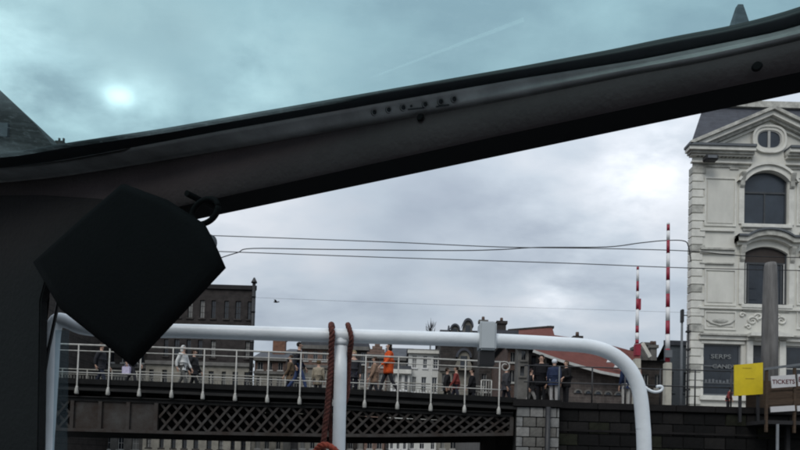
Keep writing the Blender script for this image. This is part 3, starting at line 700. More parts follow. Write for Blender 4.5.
MB().prism([(XC-.75, oc.z-.6), (XC+.75, oc.z-.6), (XC+.9, zc0-1.0), (XC-.9, zc0-1.0)], YB-.12, YB+.01).build('oval_apron', M['wall_white'], bld)
# quoins
zq = P(695, 166, YB).z; k = 0
while zq > STREET+.5:
    w_ = .62 if k % 2 == 0 else .5
    MB().box((XL-.06, YB-.06, zq-.39), (XL+w_, YB+.4, zq-.02)).build('quoin', M['trim_white' if k % 5 else 'grime'], bld, .015)
    zq -= .405; k += 1
# roof: mansard, band, upper roof, turret spire
za_ = P(740, 110, YB+1.5).z; zb_ = P(740, 104, YB+1.5).z
def frustum(x0, x1, y0, y1, z0, X0, X1, Y0, Y1, z1):
    m = MB(); A = [(x0,y0,z0),(x1,y0,z0),(x1,y1,z0),(x0,y1,z0)]; B = [(X0,Y0,z1),(X1,Y0,z1),(X1,Y1,z1),(X0,Y1,z1)]
    for i in range(4): m.quad(A[i], A[(i+1)%4], B[(i+1)%4], B[i])
    m.quad(*A); m.quad(*B); return m
def skewroof(m):
    for v in m.bm.verts: 
        if v.co.x < XC: v.co.x += max(0, v.co.y-YB-1.3)*8.5/12
    return m
xr0 = P(691, 146, YB).x; xr1 = P(706, 111, YB+1.2).x - .1
skewroof(frustum(xr0, XR+.1, YB+.25, YB+14, zc0+.02, xr1, XR-.7, YB+1.3, YB+12.7, za_)).build('roof', M['slate'], bld)
skewroof(MB().box((xr1-.12, YB+1.15, za_), (XR-.5, YB+12.9, zb_))).build('roof_band', M['grime'], bld)
skewroof(frustum(xr1+.1, XR-.8, YB+1.4, YB+12.6, zb_, xr1+2.2, XR-3.2, YB+6, YB+8, zb_+2.2)).build('upper_roof', M['slate'], bld)
sp = P(738.5, 6, YB+5); bs = P(738.5, 30, YB+5); bz = P(738.5, 80, YB+5)
m = MB(); ws = 16/F*(YB+5)/2
def sq(w_, z): return [(sp.x-w_, YB+5-w_, z), (sp.x+w_, YB+5-w_, z), (sp.x+w_, YB+5+w_, z), (sp.x-w_, YB+5+w_, z)]
A = sq(ws*2.4, bz.z); B = sq(ws, bs.z); D = [(x+.05, y, z) for x, y, z in sq(.15, sp.z)]
for i in range(4): m.quad(A[i], A[(i+1)%4], B[(i+1)%4], B[i]); m.quad(B[i], B[(i+1)%4], D[(i+1)%4], D[i])
m.quad(*D); m.build('spire', M['slate'], bld)
MB().tube([(sp.x, YB+5, sp.z), (sp.x, YB+5, sp.z+.06)], [.04, .02], 6).build('spire_finial', M['lead'], bld)
# floodlight under the cornice
c = P(711, 158, YB-.6)
fl = MB().box((c.x-.32, YB-.75, c.z-.13), (c.x+.32, YB-.35, c.z+.13)).build('floodlight', M['darkmetal'], bld, .04)
MB().box((c.x-.22, YB-.775, c.z-.07), (c.x+.22, YB-.74, c.z+.07)).build('lamp_glass', M['greymetal'], fl)
# ground floor: shop window, piers, hood
so_ = ops[2]
m = MB(); m.box((so_[0], YB+.1, so_[2]), (so_[0]+.08, YB+.2, so_[3])); m.box((so_[1]-.08, YB+.1, so_[2]), (so_[1], YB+.2, so_[3])); m.box((so_[0]+.08, YB+.1, so_[3]-.08), (so_[1]-.08, YB+.2, so_[3])); m.box((so_[0]+.08, YB+.1, so_[2]), (so_[1]-.08, YB+.2, so_[2]+.1))
zt = P(722, 366, YB).z; m.box((so_[0]+.08, YB+.09, zt-.03), (so_[1]-.08, YB+.19, zt+.03)); zt2 = P(722, 383, YB).z; m.box((so_[0]+.08, YB+.09, zt2-.02), (so_[1]-.08, YB+.19, zt2+.02))
sw = m.build('shop_window', M['greymetal'], bld)
MB().box((so_[0]+.04, YB+.14, so_[2]+.04), (so_[1]-.04, YB+.17, so_[3]-.04)).build('pane', M['glassdark'], sw)
MB().box((so_[0]-.2, YB-.15, so_[2]-.25), (so_[1]+.2, YB+.02, so_[2]-.005)).build('shop_sill', M['trim_white'], bld, .02)
MB().box((so_[0]-.15, YB-.08, so_[3]+.004), (so_[1]+.15, YB+.02, so_[3]+.16)).build('shop_lintel', M['trim_white'], bld, .02)
def text(body, c, size, m, parent, name='lettering', rz=0, extr=0.006, sx=1.0):
    cu = bpy.data.curves.new(name, 'FONT'); cu.body = body; cu.size = size; cu.extrude = extr; cu.align_x = 'CENTER'; cu.align_y = 'CENTER'; cu.offset = size*0.012
    tmp = bpy.data.objects.new('tmp_text', cu); C.objects.link(tmp); bpy.context.view_layer.update()
    me = bpy.data.meshes.new_from_object(tmp.evaluated_get(bpy.context.evaluated_depsgraph_get()))
    bpy.data.objects.remove(tmp)
    me.transform(Matrix.Translation(c) @ Matrix.Rotation(rz, 4, 'Z') @ Matrix.Rotation(R(90), 4, 'X') @ Matrix.Diagonal((sx, 1, 1, 1)))
    me.materials.clear(); me.materials.append(m)
    o = bpy.data.objects.new(name, me); C.objects.link(o); attach(o, parent); return o
text('CANDY', P(725, 366.5, YB) + Vector((0, .06, .0)) , .28, M['letterwhite'], sw, sx=1.25)
text('SERPS', P(721.5, 356.5, YB) + Vector((0, .06, 0)), .30, M['letterwhite'], sw, sx=1.35)
m = MB()     # goods on the shelf behind
for k in range(9):
    c = P(707+k*3.6, 377, YB); h_ = random.uniform(.08, .2); m.box((c.x-.06, YB+.11, zt2+.03), (c.x+.06, YB+.135, zt2+.03+h_))
m.build('shelf_goods', M['greymetal'], sw)
for (a0, a1) in ((745, 751), (777.5, 783.5)):
    bx(a0, 341, a1, 403, YB-.18, YB+.01, 'door_pier', 'trim_white'); bx(a0-1, 338.4, a1+1, 341.2, YB-.26, YB+.01, 'pier_capital', 'grime')
m = MB(); zz = P(764, 336.5, YB).z
m.prism([(XC-1.05, zz-.1), (XC+1.05, zz-.1), (XC+1.05, zz+.06), (XC+.55, zz+.08), (XC, zz+.3), (XC-.55, zz+.08), (XC-1.05, zz+.06)], YB-.62, YB-.01)
m.build('door_hood', M['trim_white'], bld)
do = ops[4]
d_ = MB().box((do[0]+.02, YB+.15, STREET), (do[1]-.02, YB+.22, do[3])).build('door', M['winframe'], bld)
MB().box((do[0]+.15, YB+.12, STREET+1), (do[1]-.15, YB+.16, do[3]-.6)).build('pane', M['glassdark'], d_)
MB().tube([(do[1]-.1, YB+.1, STREET+.95), (do[1]-.1, YB+.1, STREET+1.15)], .02, 8).build('handle', M['greymetal'], d_)
o = ops[3]; window(bld, (o[0]+o[1])/2, (o[2]+o[3])/2, o[1]-o[0], o[3]-o[2], YB, M['winwhite'], M['glassdark'], 1, True, M['trim_white'], 1)
bx(755, 371, 755.1, 371.1, YB, YB+.01) if 0 else None
# drain pipe on left corner
c0 = P(687, 330, YB-.2)
m = MB(); m.tube([(XL-.2, YB-.12, STREET), (XL-.2, YB-.12, P(687, 325, YB).z)], .05, 8)
for y in (332, 350, 370, 390): z = P(687, y, YB).z; m.box((XL-.3, YB-.2, z-.04), (XL-.09, YB-.02, z+.04))
m.build('drain_pipe', M['darkmetal'], bld)

# ------------------------------------------------------------ bridge
Yb = 21.0
br = thing('canal_bridge', 'dark iron lattice bridge with pale railings over the canal', 'bridge', (P(290, 420, 24).x, 24, 0))
deck_c = [(-60, 374), (61, 379), (189, 384), (220, 385.5), (329, 389), (420, 394), (500, 398), (518, 399)]
xs = [-60 + 20*k for k in range(29)] + [516]
DT = [P(x, interp(deck_c, x), Yb) for x in xs]
m = MB(); rows = [[Vector((p.x, Yb, p.z)) for p in DT], [Vector((p.x, 28.2, p.z)) for p in DT], [Vector((p.x, 28.2, p.z-.32)) for p in DT], [Vector((p.x, Yb, p.z-.32)) for p in DT], [Vector((p.x, Yb, p.z)) for p in DT]]
m.strip(rows); m.build('deck', M['fascia'], br)
m = MB(); m.strip([[Vector((p.x, Yb-.10, p.z+.03)) for p in DT], [Vector((p.x, Yb-.10, p.z-.14)) for p in DT], [Vector((p.x, Yb-.01, p.z-.16)) for p in DT]])
m.strip([[Vector((p.x, Yb-.10, p.z+.03)) for p in DT], [Vector((p.x, Yb+.3, p.z+.03)) for p in DT]])
m.build('deck_edge', M['fascia'], br)
m = MB(); m.strip([[Vector((p.x, Yb-.17, p.z-.27)) for p in DT], [Vector((p.x, Yb-.17, p.z-.36)) for p in DT], [Vector((p.x, Yb+.1, p.z-.36)) for p in DT]])
m.strip([[Vector((p.x, Yb-.17, p.z-.27)) for p in DT], [Vector((p.x, Yb+.1, p.z-.27)) for p in DT]])
m.build('service_pipe', M['iron'], br)
top_c = [(-60, 399), (60, 400), (158, 403), (240, 406), (320, 408), (380, 412), (513, 417)]
bot_c = [(-60, 425), (55, 427.5), (180, 431), (320, 433.5), (380, 434), (513, 432.5)]
def band(ctrl, dy0, dy1, Y0, Y1, name, mt, x0=-60, x1=513, parent=br):
    xs_ = [x0 + (x1-x0)*k/24 for k in range(25)]; m = MB()
    A = [P(x, interp(ctrl, x)+dy0, Yb) for x in xs_]; B = [P(x, interp(ctrl, x)+dy1, Yb) for x in xs_]
    f = lambda L, Y: [Vector((p.x, Y, p.z)) for p in L]
    m.strip([f(A, Y0), f(B, Y0), f(B, Y1), f(A, Y1), f(A, Y0)])
    return m.build(name, M[mt], parent)
band(top_c, -4.5, 0, Yb+.04, Yb+.30, 'top_chord', 'iron')
band(bot_c, 0, 3.2, Yb-.04, Yb+.34, 'bottom_chord', 'irongrey')
band(top_c, -4.5, -3.6, Yb-.06, Yb+.04, 'chord_flange', 'iron')
# far girder, solid
band(top_c, -8, 0, 27.7, 27.9, 'far_top_chord', 'iron')
Fg = MB(); xs_ = [-60 + 23.9*k for k in range(25)]
A = [P(x, interp(top_c, x), Yb) for x in xs_]; B = [P(x, interp(bot_c, x)+3.5, Yb) for x in xs_]
Fg.strip([[Vector((p.x, 27.8, p.z)) for p in A], [Vector((p.x, 27.8, p.z)) for p in B]]); Fg.build('far_girder', M['iron'], br)
# cross beams under the deck
cb = MB()
for k in range(0, 29, 2):
    p = DT[k]; cb.box((p.x-.08, Yb+.35, p.z-.75), (p.x+.08, 27.7, p.z-.325))
cb.build('cross_beams', M['iron'], br)
# plain web plate, with vertical stiffeners
pl = MB(); xs_ = [72, 100, 128, 156]
pl.strip([[Vector((P(x, interp(top_c, x)-1, Yb).x, Yb+.10, P(x, interp(top_c, x)-1, Yb).z)) for x in xs_], [Vector((P(x, interp(bot_c, x)+1, Yb).x, Yb+.10, P(x, interp(bot_c, x)+1, Yb).z)) for x in xs_]])
pl.build('web_plate', M['irongrey'], br)
for x in (72, 100, 128, 156, 512):
    a_ = P(x, interp(top_c, x), Yb); b_ = P(x, interp(bot_c, x), Yb)
    MB().box((a_.x-.06, Yb+.02, b_.z), (a_.x+.06, Yb+.12, a_.z)).build('stiffener', M['irongrey'], br)
# lattice bars, each its own part
def lattice(x0, x1, step=12.0):
    run = 23.0
    s = x0 - run
    while s < x1:
        for sg, Yl in ((1, Yb+.09), (-1, Yb+.155)):
            xa, xb = (s, s+run) if sg > 0 else (s+run, s)   # bottom x, top x
            t0, t1 = 0.0, 1.0
            lo, hi = min(xa, xb), max(xa, xb)
            if hi <= x0 or lo >= x1: continue
            f = lambda X: (X - xa)/(xb - xa)
            ts = sorted((f(x0), f(x1))); t0 = max(t0, ts[0]); t1 = min(t1, ts[1])
            if t1 - t0 < .12: continue
            def pt(t_):
                X = xa + (xb-xa)*t_; y = interp(bot_c, X) + (interp(top_c, X)-interp(bot_c, X))*t_
                p = P(X, y, Yb); return Vector((p.x, Yl, p.z))
            MB().bar(pt(t0), pt(t1), .03, .075, up=Vector((0, 0, 1))).build('lattice_bar', M['irongrey'], br)
        s += step
lattice(158, 511); lattice(20, 71)
# near railing
rail_c = [(-40, 341), (55, 344.5), (180, 349), (332, 355), (380, 357), (505, 363)]
def rail_line(dy, r, name, Y=Yb-.14, x0=-40, x1=500, mt='railwhite'):
    pts = [P(x0+(x1-x0)*k/30, interp(rail_c, x0+(x1-x0)*k/30)+dy, Yb) for k in range(31)]
    return MB().tube([Vector((p.x, Y, p.z)) for p in pts], r, 8).build(name, M[mt], br)
rail_line(0, .030, 'top_rail'); rail_line(6, .017, 'middle_rail'); rail_line(27.5, .017, 'lower_rail')
post_x = [-14, 17, 49, 80, 111, 142, 174, 205, 237, 269, 301, 333, 365.5, 398, 431, 464.5, 498.5]
for x in post_x:
    t_ = P(x, interp(rail_c, x)-.2, Yb); fy = interp([(-14, 391), (80, 394.5), (205, 400), (300, 405), (398, 410), (498, 415)], x); b_ = P(x, fy, Yb)
    X = (t_.x+b_.x)/2
    po = MB().tube([(X, Yb-.15, b_.z+.18), (X, Yb-.15, b_.z+.3), (X, Yb-.15, t_.z)], [.030, .026, .022], 8).build('rail_post', M['railwhite'], br)
    ft = MB(); ft.tube([(X, Yb-.15, b_.z), (X, Yb-.15, b_.z+.03), (X, Yb-.15, b_.z+.16), (X, Yb-.15, b_.z+.22), (X, Yb-.15, b_.z+.27)], [.05, .068, .062, .045, .03], 10)
    ft.build('post_foot', M['railwhite'], po)
    MB().box((X-.03, Yb-.14, b_.z+.07), (X+.03, Yb-.05, b_.z+.13)).build('bracket', M['iron'], po)
# scroll end
c = P(504.5, 367.3, Yb); pts = [P(498.5, 362.8, Yb)]
for k in range(16):
    an = R(100) - k*R(27); r_ = .165*(1-k*.035); pts.append(Vector((c.x+math.cos(an)*r_, Yb, c.z+math.sin(an)*r_)))
MB().tube([Vector((p.x, Yb-.14, p.z)) for p in pts], .021, 8).build('rail_scroll', M['railwhite'], br)
# pale welded frames (gate-like infill) on the near rail, as the photo shows
for (x0, y0, x1, y1) in ((481, 380.5, 491.5, 398),):
    m = MB()
    a_ = P(x0, y1, 26); b_ = P(x1, y0, 26)
    for k in (0, 1): m.tube([(a_.x if k == 0 else b_.x, 26, a_.z), (a_.x if k == 0 else b_.x, 26, b_.z)], .03, 6)
    m.tube([(a_.x, 26, b_.z), (b_.x, 26, b_.z)], .03, 6); m.tube([(a_.x, 26, (a_.z+b_.z)/2), (b_.x, 26, (a_.z+b_.z)/2)], .02, 6)
    for q in (.25, .5, .75): xx = a_.x+(b_.x-a_.x)*q; m.tube([(xx, 26, a_.z), (xx, 26, b_.z)], .012, 5)
    tag(m.build('crowd_barrier', M['railwhite']), 'small pale metal barrier frame standing near the scroll end of the bridge', 'barrier')
# far railing: rails, posts and a fine row of pickets
Yf = 28.0
def far_pt(x, dz): 
    p = P(x, interp(deck_c, x), Yb); return Vector((p.x, Yf, p.z+dz))
for dz, r_, nm in ((1.22, .032, 'far_top_rail'), (1.0, .018, 'far_middle_rail'), (.25, .02, 'far_lower_rail')):
    MB().tube([far_pt(-160+24*k, dz) for k in range(29)], r_, 6).build(nm, M['picket'], br)
for k in range(21):
    p = far_pt(-150+33*k, 0); MB().tube([p, p+Vector((0, 0, 1.22))], .03, 6).build('far_rail_post', M['picket'], br)
pk = MB(); x = -160
while x < 508:
    p = far_pt(x, 0)
    pk.tube([p+Vector((0, 0, .25)), p+Vector((0, 0, .95))], .013, 4, False)
    if int(x) % 2 == 0:
        q = p + Vector((.055, 0, .9)); pk.tube([q+Vector((math.cos(a_)*.05, 0, math.sin(a_)*.06)) for a_ in [k*math.pi/4 for k in range(9)]], .008, 4, False)
    x += 3.9
o = pk.build('far_pickets', M['picket'], br); o['kind'] = 'stuff'
# bridge pier under right end
a_ = P(496, 417, 23); b_ = P(513, 417, 23)
MB().box((a_.x, 23, -.6), (b_.x+.3, 27.5, 3.1)).build('pier', M['stonedark'], br)

# ------------------------------------------------------------ quay walls with stones
def stone_wall(name, label, X0, X1, Y, ztop, mt, backm, bw=.44, bh=.325, cop=.22, zmin=1.2, big=None):
    root = thing(name, label, 'wall', ((X0+X1)/2, Y, 0))
    MB().box((X0, Y+.03, -.8), (X1, Y+.6, ztop-cop)).build('core', M[backm], root)
    protos = []
    for k in range(5):
        s = MB(); j = lambda: random.uniform(-.012, .012)
        s.box((-bw/2+.014+j()*.5, -.03+j(), .012), (bw/2-.014+j()*.5, .1, bh-.012)); o = s.build('stone', M[mt + ('', '2', '3', '', '2')[k]], None, .012); protos.append(o)
    z = ztop-cop-bh; row = 0; used = set()
    while z > zmin:
        x = X0 + (bw/2 if row % 2 else 0)
        if row % 2:
            hb = MB().box((X0+.01, Y-.03, z+.012), (X0+bw/2-.014, Y+.1, z+bh-.012)).build('stone', M[mt], root, .012)
        while x + bw <= X1+.02:
            i = random.randrange(5); loc = (x+bw/2, Y, z)
            if i not in used: used.add(i); o = protos[i]; o.location = loc; attach(o, root)
            else: share(protos[i], 'stone', loc, root)
            x += bw
        if x < X1-.08: MB().box((x+.014, Y-.03, z+.012), (X1-.01, Y+.1, z+bh-.012)).build('stone', M[mt], root, .01)
        z -= bh; row += 1
    for i in range(5):
        if i not in used: bpy.data.objects.remove(protos[i])
    return root
xa = P(516, 430, 20.9).x; xb = P(559, 430, 20.9).x; xc = xb + 8.7
ab = stone_wall('bridge_abutment', 'pale block-stone abutment at the right end of the bridge', xa, xb, 20.9, STREET, 'stone', 'mortar')
MB().box((xa-.12, 20.78, STREET-.2), (xb+.05, 21.7, STREET+.03)).build('coping', M['coping'], ab)
c = P(547.5, 430, 20.8); MB().tube([(c.x, 20.78, -.5), (c.x, 20.78, STREET-.21)], .085, 10).build('drain_pipe', M['darkmetal'], ab)
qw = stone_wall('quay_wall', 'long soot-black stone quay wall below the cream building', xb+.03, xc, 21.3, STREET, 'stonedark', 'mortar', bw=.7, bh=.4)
x = xb+.05
while x < xc:
    w_ = 1.3; MB().box((x, 21.18, STREET-.2), (min(x+w_-.015, xc), 21.95, STREET+.02)).build('coping_stone', M['coping'], qw, .015); x += w_
MB().box((xb+.05, 21.24, STREET-.95), (xc, 21.27+.02, STREET-.88)).build('ledge', M['coping'], qw)
# quay railing (dark, two bars)
qr = thing('quay_railing', 'thin dark two-bar railing along the top of the quay', 'railing', (P(620, 400, 21.6).x, 21.6, STREET))
za1 = P(650, 369, 21.6).z; za2 = P(650, 385.5, 21.6).z; xq0 = P(524, 380, 21.6).x; xq1 = P(733, 380, 21.6).x
for z in (za1, za2): MB().tube([(xq0, 21.6, z), (xq1, 21.6, z)], .021, 8).build('rail', M['darkmetal'], qr)
for px in (528, 559, 592, 625, 660, 695, 731):
    X = P(px, 390, 21.6).x; MB().tube([(X, 21.6, STREET-.1), (X, 21.6, za1)], .026, 8).build('rail_post', M['greymetal' if px == 559 else 'darkmetal'], qr)

# ------------------------------------------------------------ barrier poles
def barrier(px, ytop, ybase, Y, w0, w1, bands, base_y, label, tip=False):
    top = P(px, ytop, Y); X = P(px-.8, ybase, Y).x
    root = thing('barrier_pole', label, 'barrier', (X, Y, STREET), 'raised red and white barrier poles')
    Z = lambda y: P(px, y, Y).z
    last = ytop
    for i, (ya, yb) in enumerate(bands + [(ybase, ybase)]):
        def seg(y0, y1, mt):
            if y1 - y0 < .3: return
            f0 = (y0-ytop)/(ybase-ytop); f1 = (y1-ytop)/(ybase-ytop)
            lerp = lambda f: (w0 + (w1-w0)*f)/F*Y/2
            xt = lambda y: P(px-.8*(y-ytop)/(ybase-ytop), y, Y).x
            MB().tube([(xt(y1), Y, Z(y1)), (xt(y0), Y, Z(y0))], [lerp(f1), lerp(f0)], 10).build('red_band' if mt == 'red' else 'white_band', M[mt], root)
        seg(last, ya, 'white'); seg(ya, yb, 'red'); last = yb
    wb = 6.2/F*Y/2
    MB().box((X-wb, Y-.15, STREET), (X+wb, Y+.15, Z(base_y))).build('base_post', M['cream'], root, .02)
    return root
b1 = barrier(668.3, 223, 362, 25, 3.0, 4.6, [(225, 231), (240.5, 253.5), (267.5, 280.5), (294, 307.5), (321, 334.5), (349, 362)], 363, 'tall red and white striped pole pointing straight up beside the cream building')
b2 = barrier(637.8, 267, 348, 27, 2.4, 3.6, [(267, 270), (281.5, 291.5), (299, 309.6), (326, 333), (340, 344)], 359, 'shorter red and white striped pole, left of the tall one')
c = P(639.2, 304, 27); MB().box((c.x-.06, 26.95, c.z-.25), (c.x+.06, 27.05, c.z+.22)).build('signal_flag', M['red'], b2)
c = P(637.2, 351, 27); MB().box((c.x-.11, 26.85, c.z-.22), (c.x+.11, 27.15, c.z+.28)).build('hinge_box', M['red'], b2, .02)
c = P(667, 352, 25); MB().box((c.x-.15, 24.8, c.z-.25), (c.x+.13, 24.86, c.z+.05)).build('hinge_plate', M['greymetal'], b1, .01)
# lamp post by the cream building
X = P(681.5, 360, 30).x; zt = P(681.5, 310, 30).z
lp = thing('lamp_post', 'thin dark grey post with a small head left of the cream building', 'post', (X, 30, STREET))
MB().tube([(X, 30, STREET), (X, 30, zt)], [.08, .05], 8).build('pole', M['greymetal'], lp)
MB().box((X-.06, 29.9, zt-.6), (X+.06, 30.1, zt+.02)).build('head', M['darkmetal'], lp, .02)
MB().bar((X, 30, zt-.25), (X+.25, 30, zt-.25), .04, .04).build('arm', M['darkmetal'], lp)
# concrete column
c = P(770.5, 263, 24); xw = 14.5/F*24/2; cb_ = P(770.5, 300, 24)
cc = MB(); cc.tube([(c.x, 24, STREET), (c.x, 24, cb_.z-1), (c.x, 24, cb_.z+.2), (c.x, 24, c.z-.15), (c.x, 24, c.z)], [xw*1.08, xw*1.02, xw*.95, xw*.82, xw*.7], 12)
o = cc.build('concrete_column', M['concrete']); tag(o, 'tall grey tapering concrete column standing before the cream building', 'column')
# ------------------------------------------------------------ wires
def wire(pts, r, label, Y=29.5):
    P3 = catmull([P(x, y, Y) for x, y in pts], 6)
    return tag(MB().tube(P3, r, 5, False).build('overhead_wire', M['wire']), label, 'wire', 'overhead wires across the sky')
wire([(120, 233), (212, 235.6), (387, 242), (500, 247), (600, 248.5), (687, 251), (745, 256), (820, 258)], .021, 'topmost of the overhead wires, running from the black box to the cream building')
wire([(215, 261), (222, 257.5), (238, 252.5), (253, 248.5), (330, 249.5), (450, 250.6), (500, 249.6), (537, 247.5), (606, 247), (640, 243), (665, 240.6), (684, 241), (688.5, 247), (691, 262)], .024, 'looping overhead wire that kinks at left and hooks down beside the cream building')
wire([(120, 248), (219, 251.5), (387, 257.5), (560, 263), (687, 268), (820, 271)], .021, 'lowest heavy overhead wire, just under the looping one')
wire([(120, 292), (230, 296.5), (420, 304), (637, 311), (700, 313)], .005, 'very faint thin wire low in the sky above the rooftops')
# bird
c = P(276, 302, 40); bm_ = MB(); bm_.ball(c, .16, .05, .05, 8, 6); bm_.ball(c+Vector((.17, 0, .02)), .045, .04, .04, 8, 6)
bd = bm_.build('bird', M['darkmetal']); tag(bd, 'tiny dark bird gliding in the sky above the white rail', 'bird'); bd['_w'] = (0, 0, 0)
for s in (-1, 1):
    MB().strip([[c+Vector((.07, 0, .02)), c+Vector((.03, s*.2, .1)), c+Vector((-.05, s*.4, .06))], [c+Vector((-.08, 0, .02)), c+Vector((-.08, s*.2, .09)), c+Vector((-.08, s*.4, .05))]]).build('wing', M['darkmetal'], bd)

# ------------------------------------------------------------ yellow panel, ticket stand
a_ = P(734.5, 365, 20.9); b_ = P(763, 362.5, 20.9); d_ = P(763, 394, 20.9); e_ = P(734.5, 396, 20.9)
yp = thing('yellow_panel', 'plain yellow board fixed to the quay edge left of the tickets sign', 'sign', ((a_.x+b_.x)/2, 20.9, STREET))
m = MB()
fr_ = [m.bm.verts.new(p) for p in (a_, b_, d_, e_)]; bk = [m.bm.verts.new(p+Vector((0, .05, 0))) for p in (a_, b_, d_, e_)]
m.bm.faces.new(fr_); m.bm.faces.new(bk[::-1])
for i in range(4): m.bm.faces.new((fr_[i], bk[i], bk[(i+1) % 4], fr_[(i+1) % 4]))
m.build('board', M['yellow'], yp)
for px, py in ((747, 368), (750, 378.5)):   # faint writing-like marks
    c = P(px, py, 20.89); mk = MB()
    for k in range(6): mk.box((c.x-.14+k*.05, 20.888, c.z-.012+.01*(k % 2)), (c.x-.105+k*.05, 20.897, c.z+.012))
    mk.build('faint_marks', mat('faded_print', (0.40, 0.30, 0.02), .6, var=.1), yp)
for px in (740, 758): X = P(px, 390, 21).x; MB().box((X-.04, 20.96, STREET-.5), (X+.04, 21.03, P(px, 366, 21).z)).build('bracket_post', M['darkmetal'], yp)
# ticket landing frame
Yt = 20.2
tk = thing('ticket_landing', 'dark brown railed boat landing carrying the white tickets sign', 'stand', (P(790, 400, Yt).x, Yt, 0))
def tb(px0, py0, px1, py1, dy0, dy1, name, mt, sl=0.0, bevel=0):
    a_ = P(px0, (py0+py1)/2, Yt); b_ = P(px1, (py0+py1)/2 - sl*(px1-px0), Yt); h_ = (py1-py0)/F*Yt
    return MB().bar(Vector((a_.x, Yt+(dy0+dy1)/2, a_.z)), Vector((b_.x, Yt+(dy0+dy1)/2, b_.z)), dy1-dy0, h_).build(name, M[mt], tk, bevel)
for px in (766.5, 794.5, 822, 850):
    X = P(px, 400, Yt).x; MB().box((X-.035, Yt-.03, 2.6), (X+.035, Yt+.05, P(px, 368, Yt).z)).build('post', M['brownwood'], tk)
tb(763, 368.2, 860, 370.6, -.06, -.032, 'handrail', 'greymetal', .13)
tb(766, 390.5, 860, 392, .055, .08, 'rail', 'brownwood', .05); tb(766, 396, 860, 398, .055, .08, 'rail', 'brownwood', .05)
tb(767.5, 400, 860, 405, .0, .09, 'beam', 'brownwood', .04)
m = MB().box((P(767, 400, Yt).x, Yt+1.2, STREET-.2), (P(860, 400, Yt).x, Yt+1.25, STREET+.95)).build('back_panel', M['brownwood'], tk)
MB().box((P(765, 400, Yt).x, Yt, 2.86), (P(860, 400, Yt).x, Yt+1.1, 2.98)).build('floor', M['darkwood'], tk)
s1 = tb(770, 376.5, 794, 388.5, -.08, -.05, 'sign_board', 'signwhite', .07)
s2 = tb(796.5, 374.5, 826, 386.5, -.08, -.05, 'sign_board', 'signwhite', .04)
def signtext(body, px, py, slope, parent, size):
    c = P(px, py, Yt); o = text(body, Vector((0, 0, 0)), size, M['maroon'], parent, extr=.004)
    o.data.transform(Matrix.Translation(Vector((c.x, Yt-.084, c.z))) @ Matrix.Rotation(-math.atan(slope-.03) if 0 else math.atan(slope-.03)*-1, 4, 'Y'))
signtext('TICKETS', 782, 382.2, .07, s1, .19); signtext('BO', 801.5, 380, .04, s2, .22)
tb(769, 407, 793, 412.5, -.1, -.06, 'lower_board', 'signwhite', .06); tb(795.5, 406, 830, 411.5, -.1, -.06, 'lower_board', 'signwhite', .04)
X = P(777.5, 430, Yt).x; MB().tube([(X, Yt, -.5), (X, Yt, 2.86)], .045, 10).build('support_pole', M['greymetal'], tk)
for px in (800, 830):
    X = P(px, 430, Yt).x; MB().box((X-.06, Yt+.6, -.5), (X+.06, Yt+.7, 2.86)).build('pile', M['darkwood'], tk)

# ------------------------------------------------------------ people
def skinned(name, verts, edges, radii, material, parent, root_i=0, sub=1, T=None):
    me = bpy.data.meshes.new(name); me.from_pydata([Vector(v) for v in verts], edges, [])
    o = bpy.data.objects.new('tmp_skin', me); C.objects.link(o)
    md = o.modifiers.new('s', 'SKIN'); md.use_smooth_shade = True
    if sub: sb = o.modifiers.new('u', 'SUBSURF'); sb.levels = sub; sb.render_levels = sub
    for i, r_ in enumerate(radii):
        sv = me.skin_vertices[0].data[i]; sv.radius = r_ if isinstance(r_, tuple) else (r_, r_); sv.use_root = (i == root_i)
    bpy.context.view_layer.update()
    m2_ = bpy.data.meshes.new_from_object(o.evaluated_get(bpy.context.evaluated_depsgraph_get()))
    bpy.data.objects.remove(o)
    if T: m2_.transform(T)
    m2_.materials.clear(); m2_.materials.append(material); m2_.name = name
    for p_ in m2_.polygons: p_.use_smooth = True
    o2_ = bpy.data.objects.new(name, m2_); C.objects.link(o2_); attach(o2_, parent); return o2_
